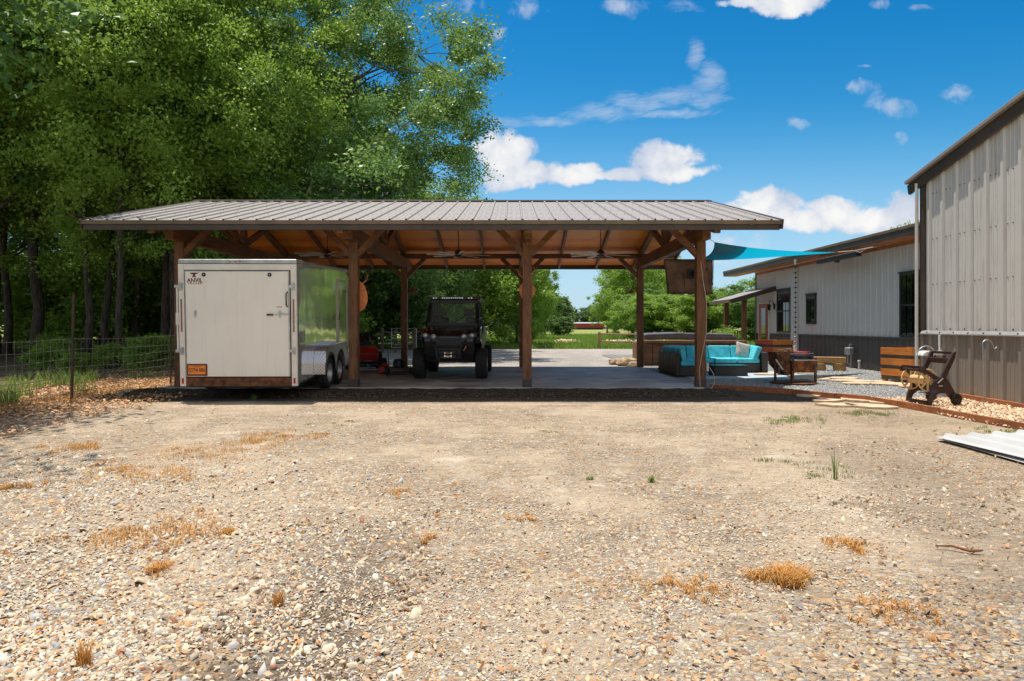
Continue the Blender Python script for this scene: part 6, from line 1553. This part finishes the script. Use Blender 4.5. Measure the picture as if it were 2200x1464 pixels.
# shrubs
shr = tree_proto('shrub', 55, 2.2, .10, 1.25, 1.15, 70, 9000, .13, .035, 'leafC', 'bark', .35, 7, .42, twigs=False)
put(shr, -10.8, 19.0, 0, 'leafy green shrub under the woods beside the trailer', 'shrub')
shg = 'undergrowth shrubs in the woods'
shs = [(-13.0, 21.0, .35), (-14.6, 20.2, .3), (-11.8, 22.0, .4), (-15.8, 22.6, .4), (-17.4, 24.8, .45), (-12.2, 18.2, .3), (-19, 30, 1.6), (-11.2, 27.5, 1.3), (-24, 33, 1.8), (-13, 31.5, 1.7), (-9.4, 33, 1.6), (-16, 34, 1.8), (-20, 39, 2.4), (-27, 40, 2.4), (-10.5, 40, 2.4), (-15, 42, 2.5), (-31, 34, 2.0), (-9.2, 24.0, .8), (-36, 48, 3), (-23, 50, 3.2), (-29, 52, 3.2), (-18, 54, 3.4), (-12, 56, 3.4), (-34, 56, 3.6), (-40, 60, 3.8), (-26, 62, 4.2), (-15, 64, 4.2), (-46, 50, 3.4)]
SL = {0: 'low bush between the two close trunks left of the trailer', 1: 'knee-high bush just behind the wire fence, left of the close trunks', 2: 'low bush under the trunk nearest the trailer', 3: 'low bush in front of the mid-sized trunk in the woods', 4: 'low bush at the foot of the second thick trunk', 5: 'smallest bush behind the wire fence beside the trailer'}
for i, (x, y, s_) in enumerate(shs):
    more(shr, x, y, i * .9, SL.get(i, 'green understorey shrub among the trunks of the dark woods'), shg, (s_ * 1.15, s_, s_ * .95))
# leafy trees seen through the pavilion, branches down to the ground
mid = tree_proto('leafy_tree', 61, 9, .5, 4.4, 4.4, 270, 62000, .19, .22, 'leafC', 'bark2', .34, 12, .66, bias=.33)
put(mid, -2.6, 42.0, 0, 'full green tree behind the utility vehicle, branches down to the grass', 'tree')
mid2 = tree_proto('leafy_tree', 67, 9, .3, 4.2, 4.0, 250, 52000, .19, .2, 'leafA', 'bark2', .34, 12, .66, bias=.33)
put(mid2, -8.2, 39.0, 2, 'dark leafy tree behind the pipe gate', 'tree', None, (1, 1, 1.05))
more(mid, -5.6, 47.5, 2.1, 'leafy green tree between gate and utility vehicle, behind the darker one', None, (1.15, 1.15, 1.2))
more(mid, .35, 44.5, 4.0, 'green tree just left of the middle posts, sloping down toward the meadow', None, (.5, .5, .84))
more(mid, 1.5, 60, 1.3, 'bluish green tree right of the middle post beyond the meadow edge', None, (.55, .55, .95))
more(mid2, -4.2, 37.0, 1.1, 'low dark bush mass under the leafy tree behind the vehicle', None, (.45, .45, .48), 'bush')
# meadow tree to the right with visible trunk
mt = tree_proto('meadow_tree', 73, 12, 2.0, 5.8, 5.4, 260, 46000, .24, .26, 'leafC', 'bark2', .40, 15, .74, bias=.34)
put(mt, 15.6, 84, 0, 'open crowned meadow tree with visible trunk right of the red shed', 'tree', None, (.86, .86, .97))
more(mt, 19.0, 92, 2.0, 'meadow tree just behind and right of the open crowned one', None, (.95, .95, .92))
more(mt, 14.6, 100, 3.4, 'low tree left of the open crowned meadow tree', None, (.45, .45, .55))
more(mid, 12.6, 60, 3.0, 'bushy yellow-green tree between the rear right post and the hanging television', None, (.8, .8, .47))
more(mid, 16.8, 56, 5.0, 'bushy green tree right of the hanging television beyond the rail fence', None, (.85, .85, .5))
more(mid2, 20.5, 51, .5, 'dense green tree seen past the porch posts', None, (.95, .95, .56))
more(mid, 24.0, 58, .8, 'green tree at the left end of the grey house beyond the fence', None, (1.1, 1.1, .62))
more(mid2, 15.5, 68, 2.5, 'dark green tree filling the gap behind the bushy ones', None, (1.1, 1.1, .60))
# tree line far away
far = tree_proto('far_tree', 81, 12, .6, 5.2, 5.8, 230, 15000, .62, .3, 'leafF', 'bark2', .35, 9, 1.1, twigs=False)
put(far, 17, 205, 0, 'far blue-green tree right behind the left end of the red shed', 'tree', None, (.6, .6, .5))
fg = 'distant trees along the far side of the meadow'
fl = [(3, 130, 1.15, 'rounded far tree just right of the middle post'), (6.5, 138, 1.25, 'taller far tree right of the rounded one'), (10.0, 150, 1.20, 'far tree where the skyline steps down left of the shed'), (20, 230, 1.2, None), (27, 215, 1.1, None), (34, 225, 1.35, None), (41, 210, 1.3, None), (48, 220, 1.5, None), (31, 170, 1.05, 'far tree right of the red shed behind the rail fence'), (37, 180, 1.25, None), (-4, 150, 1.4, None), (56, 200, 1.5, None), (65, 210, 1.5, None), (74, 190, 1.6, None), (84, 200, 1.6, None), (13, 240, 1.2, None), (45, 150, 1.3, None), (55, 140, 1.3, None), (9, 190, 1.3, None), (24, 205, .95, None), (30.5, 232, 1.1, None), (12.5, 200, 1.1, None), (37, 205, 1.2, None), (52, 160, 1.4, None), (-2, 120, 1.3, None)]
for i, (x, y, s_, lab) in enumerate(fl):
    more(far, x, y, i * 1.1, lab or 'distant rounded tree of the hazy line beyond the meadow', fg, (s_ * .6, s_ * .6, s_ * .56))
more(far, 5.8, 78, 2.0, 'rounded yellow-green bush in the meadow left of the red shed', None, (.28, .28, .2), 'bush')
put(shr, -10.9, 19.6, 0, 'small leafy green shrub under the woods beside the trailer', 'shrub', None, (.6, .6, .45))
more(mid, 31.5, 52, 1.0, 'tree top just showing above the house roof beside the barn', None, (.5, .5, 1.04))
# fountain plant behind the tub
t = thing('fountain_palm', 'arching palm like plant with pale fronds behind the hot tub', 'plant', (8.9, 27.2, 0))
b = MB(); b.tube([(0, 0, 0), (0, .02, .5), (.02, 0, .95)], [.12, .10, .08], 10); b.build('trunk', MT['bark'], t)
g = np.random.default_rng(5); V = []; n = 0; LS = []; LP = []; rn = []
for k in range(40):
    a = g.uniform(0, 2 * np.pi); L = g.uniform(.9, 1.55); el = g.uniform(.25, 1.35); dr = np.array([math.cos(a) * math.cos(el), math.sin(a) * math.cos(el), math.sin(el)])
    P = [np.array([0, 0, .95]) + dr * L * u + np.array([0, 0, -.75 * L * u * u]) for u in np.linspace(0, 1, 8)]
    sd = np.array([-math.sin(a), math.cos(a), 0])
    for i in range(7):
        for s_ in (-1, 1):
            p = P[i]; q = P[i] + sd * s_ * .28 * (1 - .5 * i / 7) + (P[min(i + 1, 7)] - P[i]) * 1.6 + np.array([0, 0, -.10]); w = (P[min(i + 1, 7)] - P[i]) * .10
            V += [p - w, p + w, q]; LP += [n, n + 1, n + 2]; LS.append(n); n += 3; rn.append(g.uniform(0, 1))
        wv = np.array([0, 0, .008]); V += [P[i] - wv, P[i] + wv, P[i + 1] + wv, P[i + 1] - wv]; LP += [n, n + 1, n + 2, n + 3]; LS.append(n); n += 4; rn.append(.5)
raw_mesh('fronds', np.array(V), np.array(LS), np.array(LP), MT['leafC'], np.array(rn), t)
